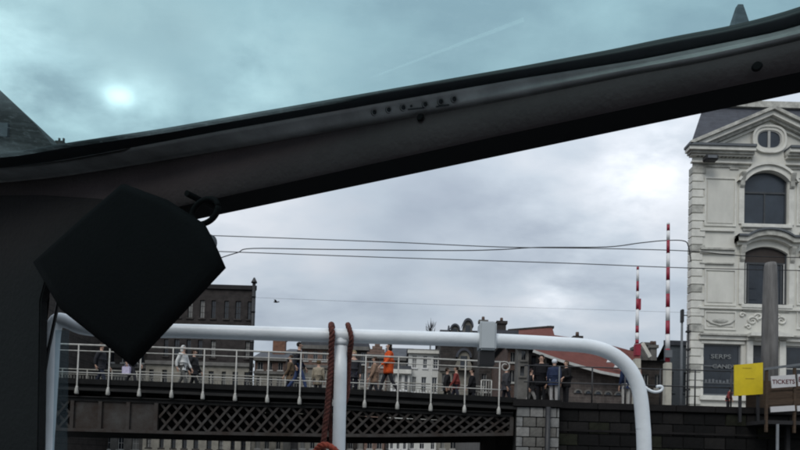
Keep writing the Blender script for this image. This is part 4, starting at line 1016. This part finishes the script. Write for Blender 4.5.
def person(label, loc, H, face, top, legs, hair, shoe=(0.02, 0.02, 0.02), stride=.0, arm=0.0, long_coat=False, hood=False, bag=None, group=None, lean=0.0, hat=None, bulk=1.0):
    s = H/1.75
    root = thing('person', label, 'person', loc, group)
    T = Matrix.Translation(Vector(loc)) @ Matrix.Rotation(face, 4, 'Z') @ Matrix.Diagonal((s, s, s, 1))
    st = stride; ln = lean    # figure faces -Y locally
    J = {}
    J['pelvis'] = (0, 0, .95); J['waist'] = (0, -ln*.3, 1.08); J['chest'] = (0, -ln*.7, 1.28); J['shc'] = (0, -ln, 1.42); J['neck'] = (0, -ln*1.05, 1.50); J['headb'] = (0, -ln*1.1-.01, 1.57); J['head'] = (0, -ln*1.15-.015, 1.66); J['crown'] = (0, -ln*1.15, 1.72)
    for sx, sg, nm in ((-1, 1, 'l'), (1, -1, 'r')):
        J['hip'+nm] = (sx*.095, 0, .91); J['knee'+nm] = (sx*.10, -st*.45*sg - abs(st)*.12, .50 + .0); J['ank'+nm] = (sx*.10, -st*.9*sg + (.08 if sg*st < 0 else 0), .085 + (.05 if sg*st < 0 else 0)); J['toe'+nm] = (sx*.115, J['ank'+nm][1]-.15, .035)
        J['sh'+nm] = (sx*.185, -ln, 1.40); J['el'+nm] = (sx*.235, -ln*.8+st*.3*sg+.02, 1.12); J['wr'+nm] = (sx*.235, -ln*.8+st*.55*sg-.06-arm*.2, .90+arm*.2); J['hand'+nm] = (sx*.23, J['wr'+nm][1]-.04-arm*.03, .83+arm*.2)
    names = ['pelvis','waist','chest','shc','neck','headb','head','crown']; V = [J[n] for n in names]; rad = [(.13,.1),(.125,.095),(.15,.105),(.10,.08),.052,.068,.088,.06]
    E = [(i, i+1) for i in range(7)]
    def add(n, p_i, r_): V.append(J[n] if isinstance(n, str) else n); rad.append(r_); E.append((p_i, len(V)-1)); return len(V)-1
    for nm, sx in (('l', -1), ('r', 1)):
        a = add('hip'+nm, 0, .085); a = add('knee'+nm, a, .055); a = add('ank'+nm, a, .038); add('toe'+nm, a, .03)
        a = add('sh'+nm, 3, .052); a = add('el'+nm, a, .04); a = add('wr'+nm, a, .026); a = add('hand'+nm, a, (.032, .02))
        hx, hy, hz = J['hand'+nm]
        for k, (dy, l) in enumerate(((-.028, .060), (-.01, .072), (.01, .066), (.028, .052))):
            b_ = add((hx, hy+dy-.005, hz-.05), a, .0085); add((hx-sx*.012, hy+dy-.012, hz-.05-l), b_, .006)
        b_ = add((hx-sx*.012, hy-.045, hz+.0), a, .0095); add((hx-sx*.018, hy-.06, hz-.045), b_, .007)
    body = skinned('body', V, E, rad, M['skin'], root, T=T)
    hd = Vector(J['head'])
    for nm_, off_, r3, mt_ in (('nose', (0, -.088, -.01), (.012, .02, .022), 'skin'), ('ear', (-.088, 0, -.01), (.012, .022, .032), 'skin'), ('ear', (.088, 0, -.01), (.012, .022, .032), 'skin'),
                              ('eye', (-.033, -.08, .015), (.012, .008, .008), 'darkmetal'), ('eye', (.033, -.08, .015), (.012, .008, .008), 'darkmetal'), ('mouth', (0, -.082, -.045), (.025, .008, .006), 'darkmetal')):
        fc = MB(); fc.ball(hd+Vector(off_), *r3, 6, 5); fc.bm.transform(T); fc.build(nm_, M[mt_], body)
    hr = MB(); hr.ball(hd+Vector((0, .018, .022)), .100, .102, .098, 12, 8)
    if hood: hr.ball(hd+Vector((0, .05, -.09)), .11, .08, .10, 10, 6)
    for v in list(hr.bm.verts):
        if v.co.y < hd.y-.055 and v.co.z < hd.z+.06: v.co.y = hd.y-.055+.03
    hr.bm.transform(T); hr.build('hair' if not hat else 'hat', cloth('hair', hair if not hat else hat), root)
    cm_ = cloth('jacket_cloth', top)
    V = [J['pelvis'], J['waist'], J['chest'], J['shc'], (0, J['neck'][1], 1.47)]; rad = [(.165,.135),(.16,.13),(.18,.14),(.13,.105),.075]; E = [(0,1),(1,2),(2,3),(3,4)]
    if long_coat: V.append((0, .0, .70)); rad.append((.19,.16)); E.append((0, 5))
    else: V.append((0, 0, .84)); rad.append((.155,.13)); E.append((0, 5))
    rad = [tuple(q*bulk for q in r_) if isinstance(r_, tuple) else r_ for r_ in rad]
    for nm in 'lr':
        for n, pi_, r_ in (('sh', 3, .075*bulk), ('el', None, .062), ('wr', None, .047)):
            V.append(J[n+nm]); rad.append(r_); E.append((pi_ if pi_ is not None else len(V)-2, len(V)-1))
    skinned('jacket', V, E, rad, cm_, root, T=T)
    lm = cloth('trouser_cloth', legs)
    V = [(0, 0, .93)]; rad = [(.135,.11)]; E = []
    for nm in 'lr':
        for n, pi_, r_ in (('hip', 0, .1), ('knee', None, .070), ('ank', None, .055)):
            V.append(J[n+nm]); rad.append(r_); E.append((pi_ if pi_ is not None else len(V)-2, len(V)-1))
    skinned('trousers', V, E, rad, lm, root, T=T)
    for nm in 'lr':
        a_ = Vector(J['ank'+nm]); t__ = Vector(J['toe'+nm])
        sh_ = MB(); sh_.tube([a_+Vector((0, .05, -.04)), a_+Vector((0, 0, -.035)), t__+Vector((0, .02, .01)), t__+Vector((0, -.05, 0))], [.045, .05, .045, .02], 8)
        sh_.bm.transform(T); sh_.build('shoe', cloth('shoe', shoe), root)
    if bag:
        kind, col, dx = bag; p_ = Vector(J['handr' if dx > 0 else 'handl'])
        bb = MB(); bb.box((p_.x-.06, p_.y-.16, p_.z-.42), (p_.x+.06, p_.y+.16, p_.z-.1)); bb.bm.transform(T)
        o = bb.build('shopping_bag', cloth('bag', col), None, .01); tag(o, kind, 'bag'); o['_w'] = (0, 0, 0)
        hb = MB(); hb.tube([p_+Vector((0, -.1, -.1)), p_+Vector((0, -.06, -.02)), p_+Vector((0, .06, -.02)), p_+Vector((0, .1, -.1))], .008, 6); hb.bm.transform(T); hb.build('bag_handle', cloth('bag_handle', col), o)
    return root
def spot(px, Y, z=None):
    p = P(px, 385, Y)
    if z is None: z = interp([(p0.x, p0.z) for p0 in DT], p.x)
    return (p.x, Y, z)
person('person in a bright orange coat walking left across the bridge', spot(388, 21.9), 1.78, R(-80), (.62, .095, .025), (.03, .03, .035), (.02, .015, .012), stride=.3, long_coat=True, arm=.35, bulk=1.35, hood=True)
person('person in a white hooded jacket crossing the bridge right of the black box', spot(182, 23.5), 1.68, R(75), (.62, .62, .60), (.10, .10, .095), (.55, .55, .53), stride=.3, hood=True)
person('person with dark coat and blue jeans walking on the bridge left of the roped post', spot(298, 22.3), 1.74, R(100), (.02, .02, .025), (.04, .06, .13), (.02, .015, .012), stride=.32)
person('person with a pale yellow scarf beside the red rope', spot(353, 24.5), 1.9, R(10), (.03, .03, .035), (.02, .02, .03), (.30, .24, .14), stride=.1)
person('person in a dull red top near the right end of the bridge', spot(456, 25.5), 1.66, R(-100), (.20, .045, .04), (.03, .03, .04), (.03, .02, .015), stride=.3)
person('person mostly hidden by the black box, carrying a lilac-white bag', spot(131, 22.5), 1.6, R(80), (.03, .03, .035), (.03, .03, .035), (.05, .03, .02), stride=.3, bag=('lilac-white shopping bag hanging beside the tip of the black box', (.50, .46, .60), -1))
person('person in charcoal coat walking right, directly beside the white-hooded one', spot(193, 24.5), 1.7, R(85), (.03, .03, .032), (.02, .02, .022), (.03, .02, .015), stride=.3, bulk=1.2)
person('person in brown jacket close beside the one in blue jeans', spot(290, 25.0), 1.72, R(-90), (.12, .085, .055), (.03, .03, .04), (.06, .04, .03), stride=.25, bulk=1.15)
person('person in light beige coat left of the roped post, facing away', spot(318, 26), 1.7, R(170), (.28, .24, .18), (.03, .03, .035), (.10, .07, .04), long_coat=True, bulk=1.2)
person('person in tan coat walking close behind the orange one', spot(374, 24.6), 1.72, R(-85), (.26, .17, .12), (.03, .03, .035), (.05, .03, .02), stride=.25, long_coat=True, bulk=1.25)
person('person in black coat walking just left of the one in dull red', spot(447, 26), 1.65, R(95), (.02, .02, .022), (.02, .02, .022), (.03, .02, .015), stride=.28, bulk=1.2)
person('person in black coat walking left below the grey rail sleeve', spot(472, 26.5), 1.74, R(-95), (.015, .015, .017), (.02, .02, .025), (.02, .015, .012), stride=.3, long_coat=True, bulk=1.25)
person('person in grey jacket beside the end post of the bridge railing', spot(506, 25), 1.7, R(100), (.05, .05, .055), (.015, .015, .02), (.03, .02, .015), stride=.2, bulk=1.2)
person('person in dark jacket near the left end of the bridge', spot(100, 24), 1.72, R(90), (.03, .03, .035), (.03, .035, .05), (.05, .035, .025), stride=.3, bulk=1.2)
def qspot(px, Y): return (P(px, 385, Y).x, Y, STREET)
person('tall person in black standing at left of the group on the quay', qspot(541, 23.0), 1.86, R(-20), (.012, .012, .014), (.012, .012, .014), (.012, .01, .01), long_coat=True, shoe=(.3, .3, .3), bulk=1.25, arm=.7)
person('person with white hair and dark blue coat in the group on the quay', qspot(554, 22.4), 1.62, R(150), (.025, .035, .07), (.35, .34, .33), (.62, .66, .70), bulk=1.25)
person('person with brown hair and black coat at right of the group on the quay', qspot(566, 22.5), 1.6, R(-75), (.014, .013, .014), (.015, .015, .017), (.10, .065, .045), long_coat=True, bulk=1.3, arm=.9)
person('person in dark coat turned sideways just left of the quay group', qspot(531, 24.0), 1.5, R(80), (.02, .02, .022), (.25, .24, .23), (.03, .02, .02), stride=.3, bulk=1.2)
person('short person in black bending to the quay railing, beside the tall one', qspot(547.5, 23.2), 1.55, R(-60), (.016, .015, .017), (.4, .39, .37), (.02, .015, .012), stride=.2, bulk=1.2, lean=.12)
person('person in navy with a white cap behind the bend of the white rail', qspot(626, 23.5), 1.75, R(200), (.015, .025, .06), (.35, .34, .32), (.5, .52, .52), hat=(.55, .57, .58))
person('person in red crouching low beside the yellow board', (P(728, 400, 22.6).x, 22.6, STREET-.05), .9, R(40), (.22, .05, .05), (.03, .03, .035), (.03, .02, .02), lean=.15)

# ------------------------------------------------------------ the tour boat we sit in
boat = thing('tour_boat', 'tour boat with dark cabin window frame, tinted roof glass and white tubular bow rail', 'boat', (0, 0, 0))
A_c = [(227, 213), (789, 95.0)]
B_c = [(220, 198), (500, 136), (800, 72.5)]
C_c = [(-200, 186), (0, 183), (60, 177), (115, 168.5), (220, 151), (520, 98), (640, 74), (696, 64.5), (758, 51), (800, 41), (860, 25)]
D_c = [(-200, 171), (0, 168), (60, 161), (115, 151), (220, 131.5), (520, 79.5), (640, 61), (680, 53), (740, 41), (775, 34), (800, 27), (830, 17), (860, 4)]
E_c = [(-200, 158), (0, 155), (20, 153), (64, 145), (160, 131), (220, 120.5), (520, 69), (620, 50.5), (640, 46), (680, 38), (725, 30), (746, 25), (770, 19), (800, 10), (830, -1), (860, -16)]
A0 = Pz(227, 213, 1.8); A1 = Pz(789, 95, 1.8)
u = (A1-A0).normalized(); nv = Vector((u.y, -u.x, 0)); 
if nv.y > 0: nv = -nv          # points back to the viewer
XS = [-190 + 15*k for k in range(71)]
rowA = [Ppl(x, interp(A_c, x), A0, nv) for x in XS]
rowB = [Pz(x, smoothinterp(B_c, x), 1.8) for x in XS]
B0 = Pz(500, 136, 1.8)
rowC = [Ppl(x, smoothinterp(C_c, x), B0, nv) for x in XS]
C0 = Ppl(500, interp(C_c, 500), B0, nv)
nt45 = (nv*0.75 + Vector((0, 0, -.66))).normalized()      # trim face leaning towards the viewer
rowC2 = [p + nv*.004 + Vector((0, 0, .003)) for p in rowC]
rowD = [Ppl(x, smoothinterp(D_c, x), C0, nt45) for x in XS]
D0 = Ppl(500, interp(D_c, 500), C0, nt45)
ng = (nv*0.55 + Vector((0, 0, -.83))).normalized()
rowE = [Ppl(x, smoothinterp(E_c, x, 16), D0, ng) for x in XS]
E0 = Ppl(500, interp(E_c, 500), D0, ng)
nglass = (nv*0.30 + Vector((0, 0, -.95))).normalized()
E0 = E0 + Vector((0, 0, .006)); nglass = nv.cross(u); nglass = u.cross(nv*1.7 + Vector((0, 0, .30))).normalized()
rowG0 = [Ppl(x, smoothinterp(E_c, x, 16)+3, E0, nglass) for x in XS]
rowG1 = [p + nv*1.7 + Vector((0, 0, .30)) for p in rowG0]
mid = lambda a_, b_, f, off: [p.lerp(q, f) + off for p, q in zip(a_, b_)]
back = -nv*.05
m = MB(); m.strip([rowA, rowB]); m.strip([rowA, [Ppl(x, smoothinterp(E_c, x, 16)+5, A0, nv) for x in XS], [e_ + Vector((0, 0, .004)) for e_ in rowE]]); m.build('header_underside', M['soffit'], boat)
m = MB(); m.strip([[p + nv*.001 for p in rowB], mid(rowB, rowC, .06, nv*.006), mid(rowB, rowC, .5, nv*.010), mid(rowB, rowC, .93, nv*.006), rowC], True); m.build('header_panel', M['header'], boat)
m = MB(); m.strip([[p - nv*.004 for p in rowC], [p - nv*.006 + Vector((0, 0, .004)) for p in rowC], rowC2, mid(rowC2, rowD, .08, nv*.006), mid(rowC2, rowD, .35, nv*.002), mid(rowC2, rowD, .75, nv*.001), mid(rowC2, rowD, .95, nv*.004), rowD], True)
m.build('glass_trim', M['trim'], boat)
m = MB(); m.strip([[p-nv*.003 for p in rowD], mid(rowD, rowE, .15, nv*.005), mid(rowD, rowE, .5, nv*.008), mid(rowD, rowE, .85, nv*.005), rowE, [p + Vector((0, 0, .004)) for p in rowE]], True); m.build('gasket', M['gasket'], boat)
gl_ = MB(); gl_.strip([rowG0, mid(rowG0, rowG1, .5, Vector((0, 0, 0))), rowG1]); gl_.build('roof_glass', M['roofglass'], boat)
# shell of header outside / top so no light leaks between the strips
m = MB(); m.strip([[p + Vector((0, 0, .30)) for p in rowA], [p + Vector((0, 0, .045)) - nv*.02 for p in rowG0]]) if 0 else None
# pale translucent streak across the roof glass: thin line
pa = Ppl(372, 76, E0, nglass); pb = Ppl(524, 18, E0, nglass)
m = MB(); sd_ = (pb-pa).normalized().cross(nglass)*.0028
m.quad(pa-sd_*.4-Vector((0,0,.002)), pb-sd_*1.3-Vector((0,0,.002)), pb+sd_*1.3-Vector((0,0,.002)), pa+sd_*.4-Vector((0,0,.002)))
sc_m = bpy.data.materials.new('glass_streak'); sc_m.use_nodes = True; tt = sc_m.node_tree; tt.nodes.clear()
oo = tt.nodes.new('ShaderNodeOutputMaterial'); ta = tt.nodes.new('ShaderNodeBsdfTransparent'); tb_ = tt.nodes.new('ShaderNodeBsdfTranslucent'); tb_.inputs[0].default_value = (.9, .95, .95, 1); mm = tt.nodes.new('ShaderNodeMixShader'); mm.inputs[0].default_value = .2
tt.links.new(ta.outputs[0], mm.inputs[1]); tt.links.new(tb_.outputs[0], mm.inputs[2]); tt.links.new(mm.outputs[0], oo.inputs[0])
m.build('glass_streak', sc_m, boat)
# screws in the trim
for i, (x, y) in enumerate(((374, 112.5), (388.5, 110), (403, 107.8), (411, 106.3), (425, 104.5), (440.5, 101.8), (454, 99.3))):
    c = Ppl(x, y, C0 + nv*.004, nt45) ; q = nt45.to_track_quat('Z', 'Y').to_matrix().to_4x4()
    r_ = .0036 if i != 3 else .002
    s = MB(); bmesh.ops.create_cone(s.bm, cap_ends=True, segments=14, radius1=r_, radius2=r_*.7, depth=.0022, matrix=Matrix.Translation(c) @ q)
    if i != 3: bmesh.ops.create_cone(s.bm, cap_ends=False, segments=14, radius1=r_*1.4, radius2=r_*1.5, depth=.002, matrix=Matrix.Translation(c) @ q)
    s.build('screw', M['gasket'], boat)
# drip marks: two short dark lines under the screws
for (xa_, ya_, xb_, yb_) in ((408, 109.5, 424, 107.8), (436, 106.8, 449, 105)):
    a_ = Ppl(xa_, ya_, C0+nv*.005, nt45); b_ = Ppl(xb_, yb_, C0+nv*.005, nt45)
    MB().tube([a_, b_], .0011, 6).build('sealant_bead', M['gasket'], boat)
# screws on the header panel
for x, y in ((757, 66), (420, 117)):
    c = Ppl(x, y, B0+nv*.012, nv); q = nv.to_track_quat('Z', 'Y').to_matrix().to_4x4()
    s = MB(); bmesh.ops.create_cone(s.bm, cap_ends=True, segments=14, radius1=.0065, radius2=.005, depth=.003, matrix=Matrix.Translation(c) @ q); s.build('panel_screw', M['soffit'], boat)
# left pillar: slab in the header plane, right edge slightly raked
def hp(x, y, off): return Ppl(x, y, A0 + nv*off, nv)
m = MB(); front = [hp(-260, 215, .03), hp(51, 215, .03), hp(49.5, 300, .03), hp(45.5, 345, .03), hp(42, 455, .03), hp(40, 700, .03), hp(-260, 700, .03)]
bk_ = [hp(x, y, -.03) for x, y in ((-260, 215), (50, 215), (48.5, 300), (44.5, 345), (41, 455), (39, 700), (-260, 700))]
vs = [m.bm.verts.new(p) for p in front]; vb = [m.bm.verts.new(p) for p in bk_]; m.bm.faces.new(vs); m.bm.faces.new(vb[::-1])
for i in range(len(vs)): m.bm.faces.new((vs[i], vb[i], vb[(i+1) % len(vs)], vs[(i+1) % len(vs)]))
m.build('front_pillar', M['pillar'], boat)
m = MB(); front = [hp(-260, 194, .082), hp(0, 195, .082), hp(40, 194.5, .082), hp(96, 198, .082), hp(150, 206, .082), hp(190, 224, .082), hp(120, 244, .082), hp(48, 270, .082), hp(40, 300, .082), hp(34, 700, .082), hp(-260, 700, .082)]
bk_ = [p - nv*.02 for p in front]
vs = [m.bm.verts.new(p) for p in front]; vb = [m.bm.verts.new(p) for p in bk_]; m.bm.faces.new(vs); m.bm.faces.new(vb[::-1])
for i in range(len(vs)): m.bm.faces.new((vs[i], vb[i], vb[(i+1) % len(vs)], vs[(i+1) % len(vs)]))
m.build('pillar_lining', M['pillar'], boat, .003)

# raked strut and clear side pane edge
MB().tube([hp(60, 290, -.03), hp(57, 309, -.03), hp(48.5, 349, -.03), hp(40, 400, -.03), hp(33, 455, -.03)], .0042, 8).build('strut', M['blackgloss'], boat)
m = MB(); m.strip([[hp(55.5, 330, -.05), hp(69, 330, -.05)], [hp(52, 470, -.05), hp(67, 470, -.05)]]); m.build('side_pane', M['sidepane'], boat)
# cabin shell (dark lining) behind the viewer
zr = max(p.z for p in rowG1)
cab = MB(); cx0, cx1, cy0 = -2.6, 2.2, -3.2
cab.quad((cx0, cy0, .3), (cx1, cy0, .3), (cx1, cy0, 1.25), (cx0, cy0, 1.25)); cab.quad((cx0, cy0, .3), (cx0, cy0, 1.25), (cx0, 2.4, 1.25), (cx0, 2.4, .3))
cab.build('cabin_wall', M['lining'], boat)
rg = sorted(rowG1, key=lambda p: p.x)
m = MB(); m.strip([[p + Vector((0, 0, .02)) for p in rowG1], [Vector((p.x, cy0, zr+.04)) for p in rowG1]]); m.build('cabin_roof', M['lining'], boat)
MB().box((cx0, cy0, .28), (cx1, 1.2, .34)).build('cabin_floor', M['lining'], boat)
# hull and foredeck
hull = MB(); hull.prism([(-2.6, .35), (2.6, .35), (2.2, -.6), (-2.2, -.6)], -5, 4.2); hull.build('hull', M['hull'], boat)
# dashboard sill below the frame
MB().box((-2.4, 1.15, .34), (2.2, 1.35, .8)).build('front_sill', M['lining'], boat)
# bow rail
Yr = 1.9
rp = [P(x, y, Yr) for x, y in ((39.5, 700), (45.5, 470), (48, 420), (51, 370), (53, 335), (57, 321), (67, 321.5), (82, 327.5), (105, 330), (140, 330.6), (190, 331.3), (300, 334.5), (340, 335.8), (400, 337.6), (487, 340.3), (560, 344), (592, 347), (612, 354), (627, 366), (636, 381), (640.5, 398), (643, 425), (644.5, 460), (652, 700))]
rd = .0212
MB().tube(catmull(rp, 8), rd, 24).build('bow_rail', M['rail'], boat)
MB().tube([P(341, 337, Yr), P(340.3, 380, Yr), P(338.8, 450, Yr), P(333, 700, Yr)], .0192, 24).build('rail_post', M['rail'], boat)
# small fillet weld
MB().tube([P(341, 341, Yr), P(341, 346, Yr)], [.0235, .0197], 20).build('weld', M['rail'], boat)
# grey sleeve clamped on the rail
c = P(486.8, 337.5, Yr); hw, hh = 8.3/F*Yr, 14.2/F*Yr
sl = MB().box((c.x-hw, Yr-.033, c.z-hh), (c.x+hw, Yr+.033, c.z+hh)).build('rail_sleeve', M['sleeve'], boat, .005)
sl.rotation_euler = (0, 0, 0)
MB().box((c.x-hw*.9, Yr-.02, c.z-hh-.042), (c.x+hw*.9, Yr+.03, c.z-hh-.001)).build('clamp_foot', M['blackgloss'], sl)
MB().tube([(c.x-hw*.7, Yr, c.z+hh-.002), (c.x-hw*.7, Yr, c.z+hh+.006)], .004, 10).build('bolt', M['sleeve'], sl)
MB().tube([(c.x+hw*.6, Yr, c.z+hh-.002), (c.x+hw*.6, Yr, c.z+hh+.006)], .004, 10).build('bolt', M['sleeve'], sl)
# hook welded to right leg
hk = [P(x, y, Yr) for x, y in ((645, 387), (649, 390), (654, 391.8), (659, 391.5), (662, 389.5), (661.8, 386.8), (659, 386.2), (656.5, 386.8))]
MB().tube(catmull(hk, 5), .0042, 10).build('hook', M['rail'], boat)
# ------------------------------------------------------------ rope
def rope(pts, r, turns_per_m, name='strand', root=None, mt=None):
    path = catmull(pts, 14); L = [0]
    for a_, b_ in zip(path, path[1:]): L.append(L[-1]+(b_-a_).length)
    fr = []; prev = None
    for i, p in enumerate(path):
        d = (path[min(i+1, len(path)-1)]-path[max(i-1, 0)]).normalized()
        if prev is None: 
            uu = d.cross(Vector((0, 1, 0))); 
            if uu.length < 1e-3: uu = d.cross(Vector((1, 0, 0)))
        else: uu = prev - d*prev.dot(d)
        uu.normalize(); prev = uu; fr.append((uu, d.cross(uu)))
    for s in range(3):
        q = [p + (f_[0]*math.cos(l*turns_per_m*6.283+s*2.094)+f_[1]*math.sin(l*turns_per_m*6.283+s*2.094))*r*.5 for p, f_, l in zip(path, fr, L)]
        MB().tube(q, r*.58, 8).build(name, mt or M['rope'], root)
rt = thing('mooring_rope', 'reddish brown twisted rope looped over the rail on both sides of the middle post', 'rope', tuple(P(340, 335, Yr)))
def RP(x, y, dy): p = P(x, y, Yr); return Vector((p.x, Yr+dy, p.z))
rope([RP(334.5, 352, .012), RP(331.5, 343, .034), RP(331, 333, .036), RP(331.5, 326.5, .018), RP(331.5, 325, -.005), RP(332.5, 330, -.03), RP(333.5, 338, -.034), RP(332.5, 346, -.028), RP(331.5, 362, -.012), RP(329.5, 385, -.01), RP(327.5, 410, -.01), RP(325, 432, -.01), RP(323, 470, -.01), RP(320, 640, 0)], .0088, 26, root=rt)
rope([RP(335, 352, .02), RP(333, 365, .018), RP(331.5, 385, .016), RP(329.5, 408, .016), RP(330, 430, .016), RP(330, 455, .016), RP(330, 640, .01)], .006, 34, root=rt)
rope([RP(346, 356, .012), RP(348.5, 345, .034), RP(348, 333, .036), RP(347.8, 326.5, .018), RP(348, 325, -.005), RP(350, 330, -.03), RP(352, 339, -.032), RP(351.5, 347, -.02), RP(349, 357, .01), RP(347.8, 370, .022), RP(347.2, 388, .024), RP(344, 402, .028), RP(338, 410, .028), RP(333, 418, .02)], .0074, 28, root=rt)
rope([RP(316, 452, -.02), RP(322, 446, -.035), RP(330, 446, -.04), RP(338, 452, -.04), RP(344, 462, -.02), RP(330, 472, .03), RP(318, 464, .02)], .009, 26, root=rt, mt=mat('orange_rope_end', (.30, .06, .035), .9, var=.4, vscale=60))
# ------------------------------------------------------------ black hanging box
off = .115
bxr = thing('hanging_box', 'black square-sided box hanging tilted on its corner from the window header at left', 'box', tuple(hp(130, 275, off)))
poly = [(125, 184), (168, 200), (205, 224), (213.5, 240), (219, 252), (226, 268), (133, 367), (60, 309), (34, 264), (84, 219)]
m = MB(); fr_ = [hp(x, y, off+.05) for x, y in poly]; cen = sum(fr_, Vector())/len(fr_)
mid_ = [hp(x, y, off+.01) for x, y in poly]; bk2 = [hp(128+(x-128)*.86, 272+(y-272)*.86, off-.075) for x, y in poly]
rows_ = [[v for v in fr_], mid_, bk2]
inner = [cen + (p-cen)*.955 + nv*.011 for p in fr_]; deep = [cen + (p-cen)*.86 + nv*.015 for p in fr_]
allr = [deep, inner, fr_, mid_, bk2]
vr = [[m.bm.verts.new(p) for p in r_] for r_ in allr]; n = len(poly)
for a_, b_ in zip(vr, vr[1:]):
    for i in range(n): m.bm.faces.new((a_[i], a_[(i+1) % n], b_[(i+1) % n], b_[i]))
m.bm.faces.new(vr[0]); m.bm.faces.new(vr[-1][::-1])
for f_ in m.bm.faces: f_.smooth = True
m.build('case', M['black'], bxr)
q = nv.to_track_quat('Z', 'Y').to_matrix().to_4x4()
def torus(c, R0, r0, rotq, name, mt, parent, sx=1, sy=1):
    pts = [c + (rotq @ Vector((math.cos(k*6.2832/32)*R0*sx, math.sin(k*6.2832/32)*R0*sy, 0))) for k in range(33)]
    return MB().tube(pts, r0, 8).build(name, mt, parent)
torus(hp(205, 211.5, .13), .0295, .0052, (q @ Matrix.Rotation(R(8), 4, 'Z')).to_3x3(), 'hanging_ring', M['soffit'], bxr, 1.08, .74)
c = hp(206, 243, off); MB().tube([c + nv*.02, c - nv*.01], .018, 18).build('knob', M['greymetal'], bxr)
c = hp(206, 203, .06); MB().tube([c + nv*.05, c - nv*.03], .006, 10).build('ceiling_hook', M['soffit'], bxr)
for o in bpy.data.objects:
    if '_w' in o: del o['_w']
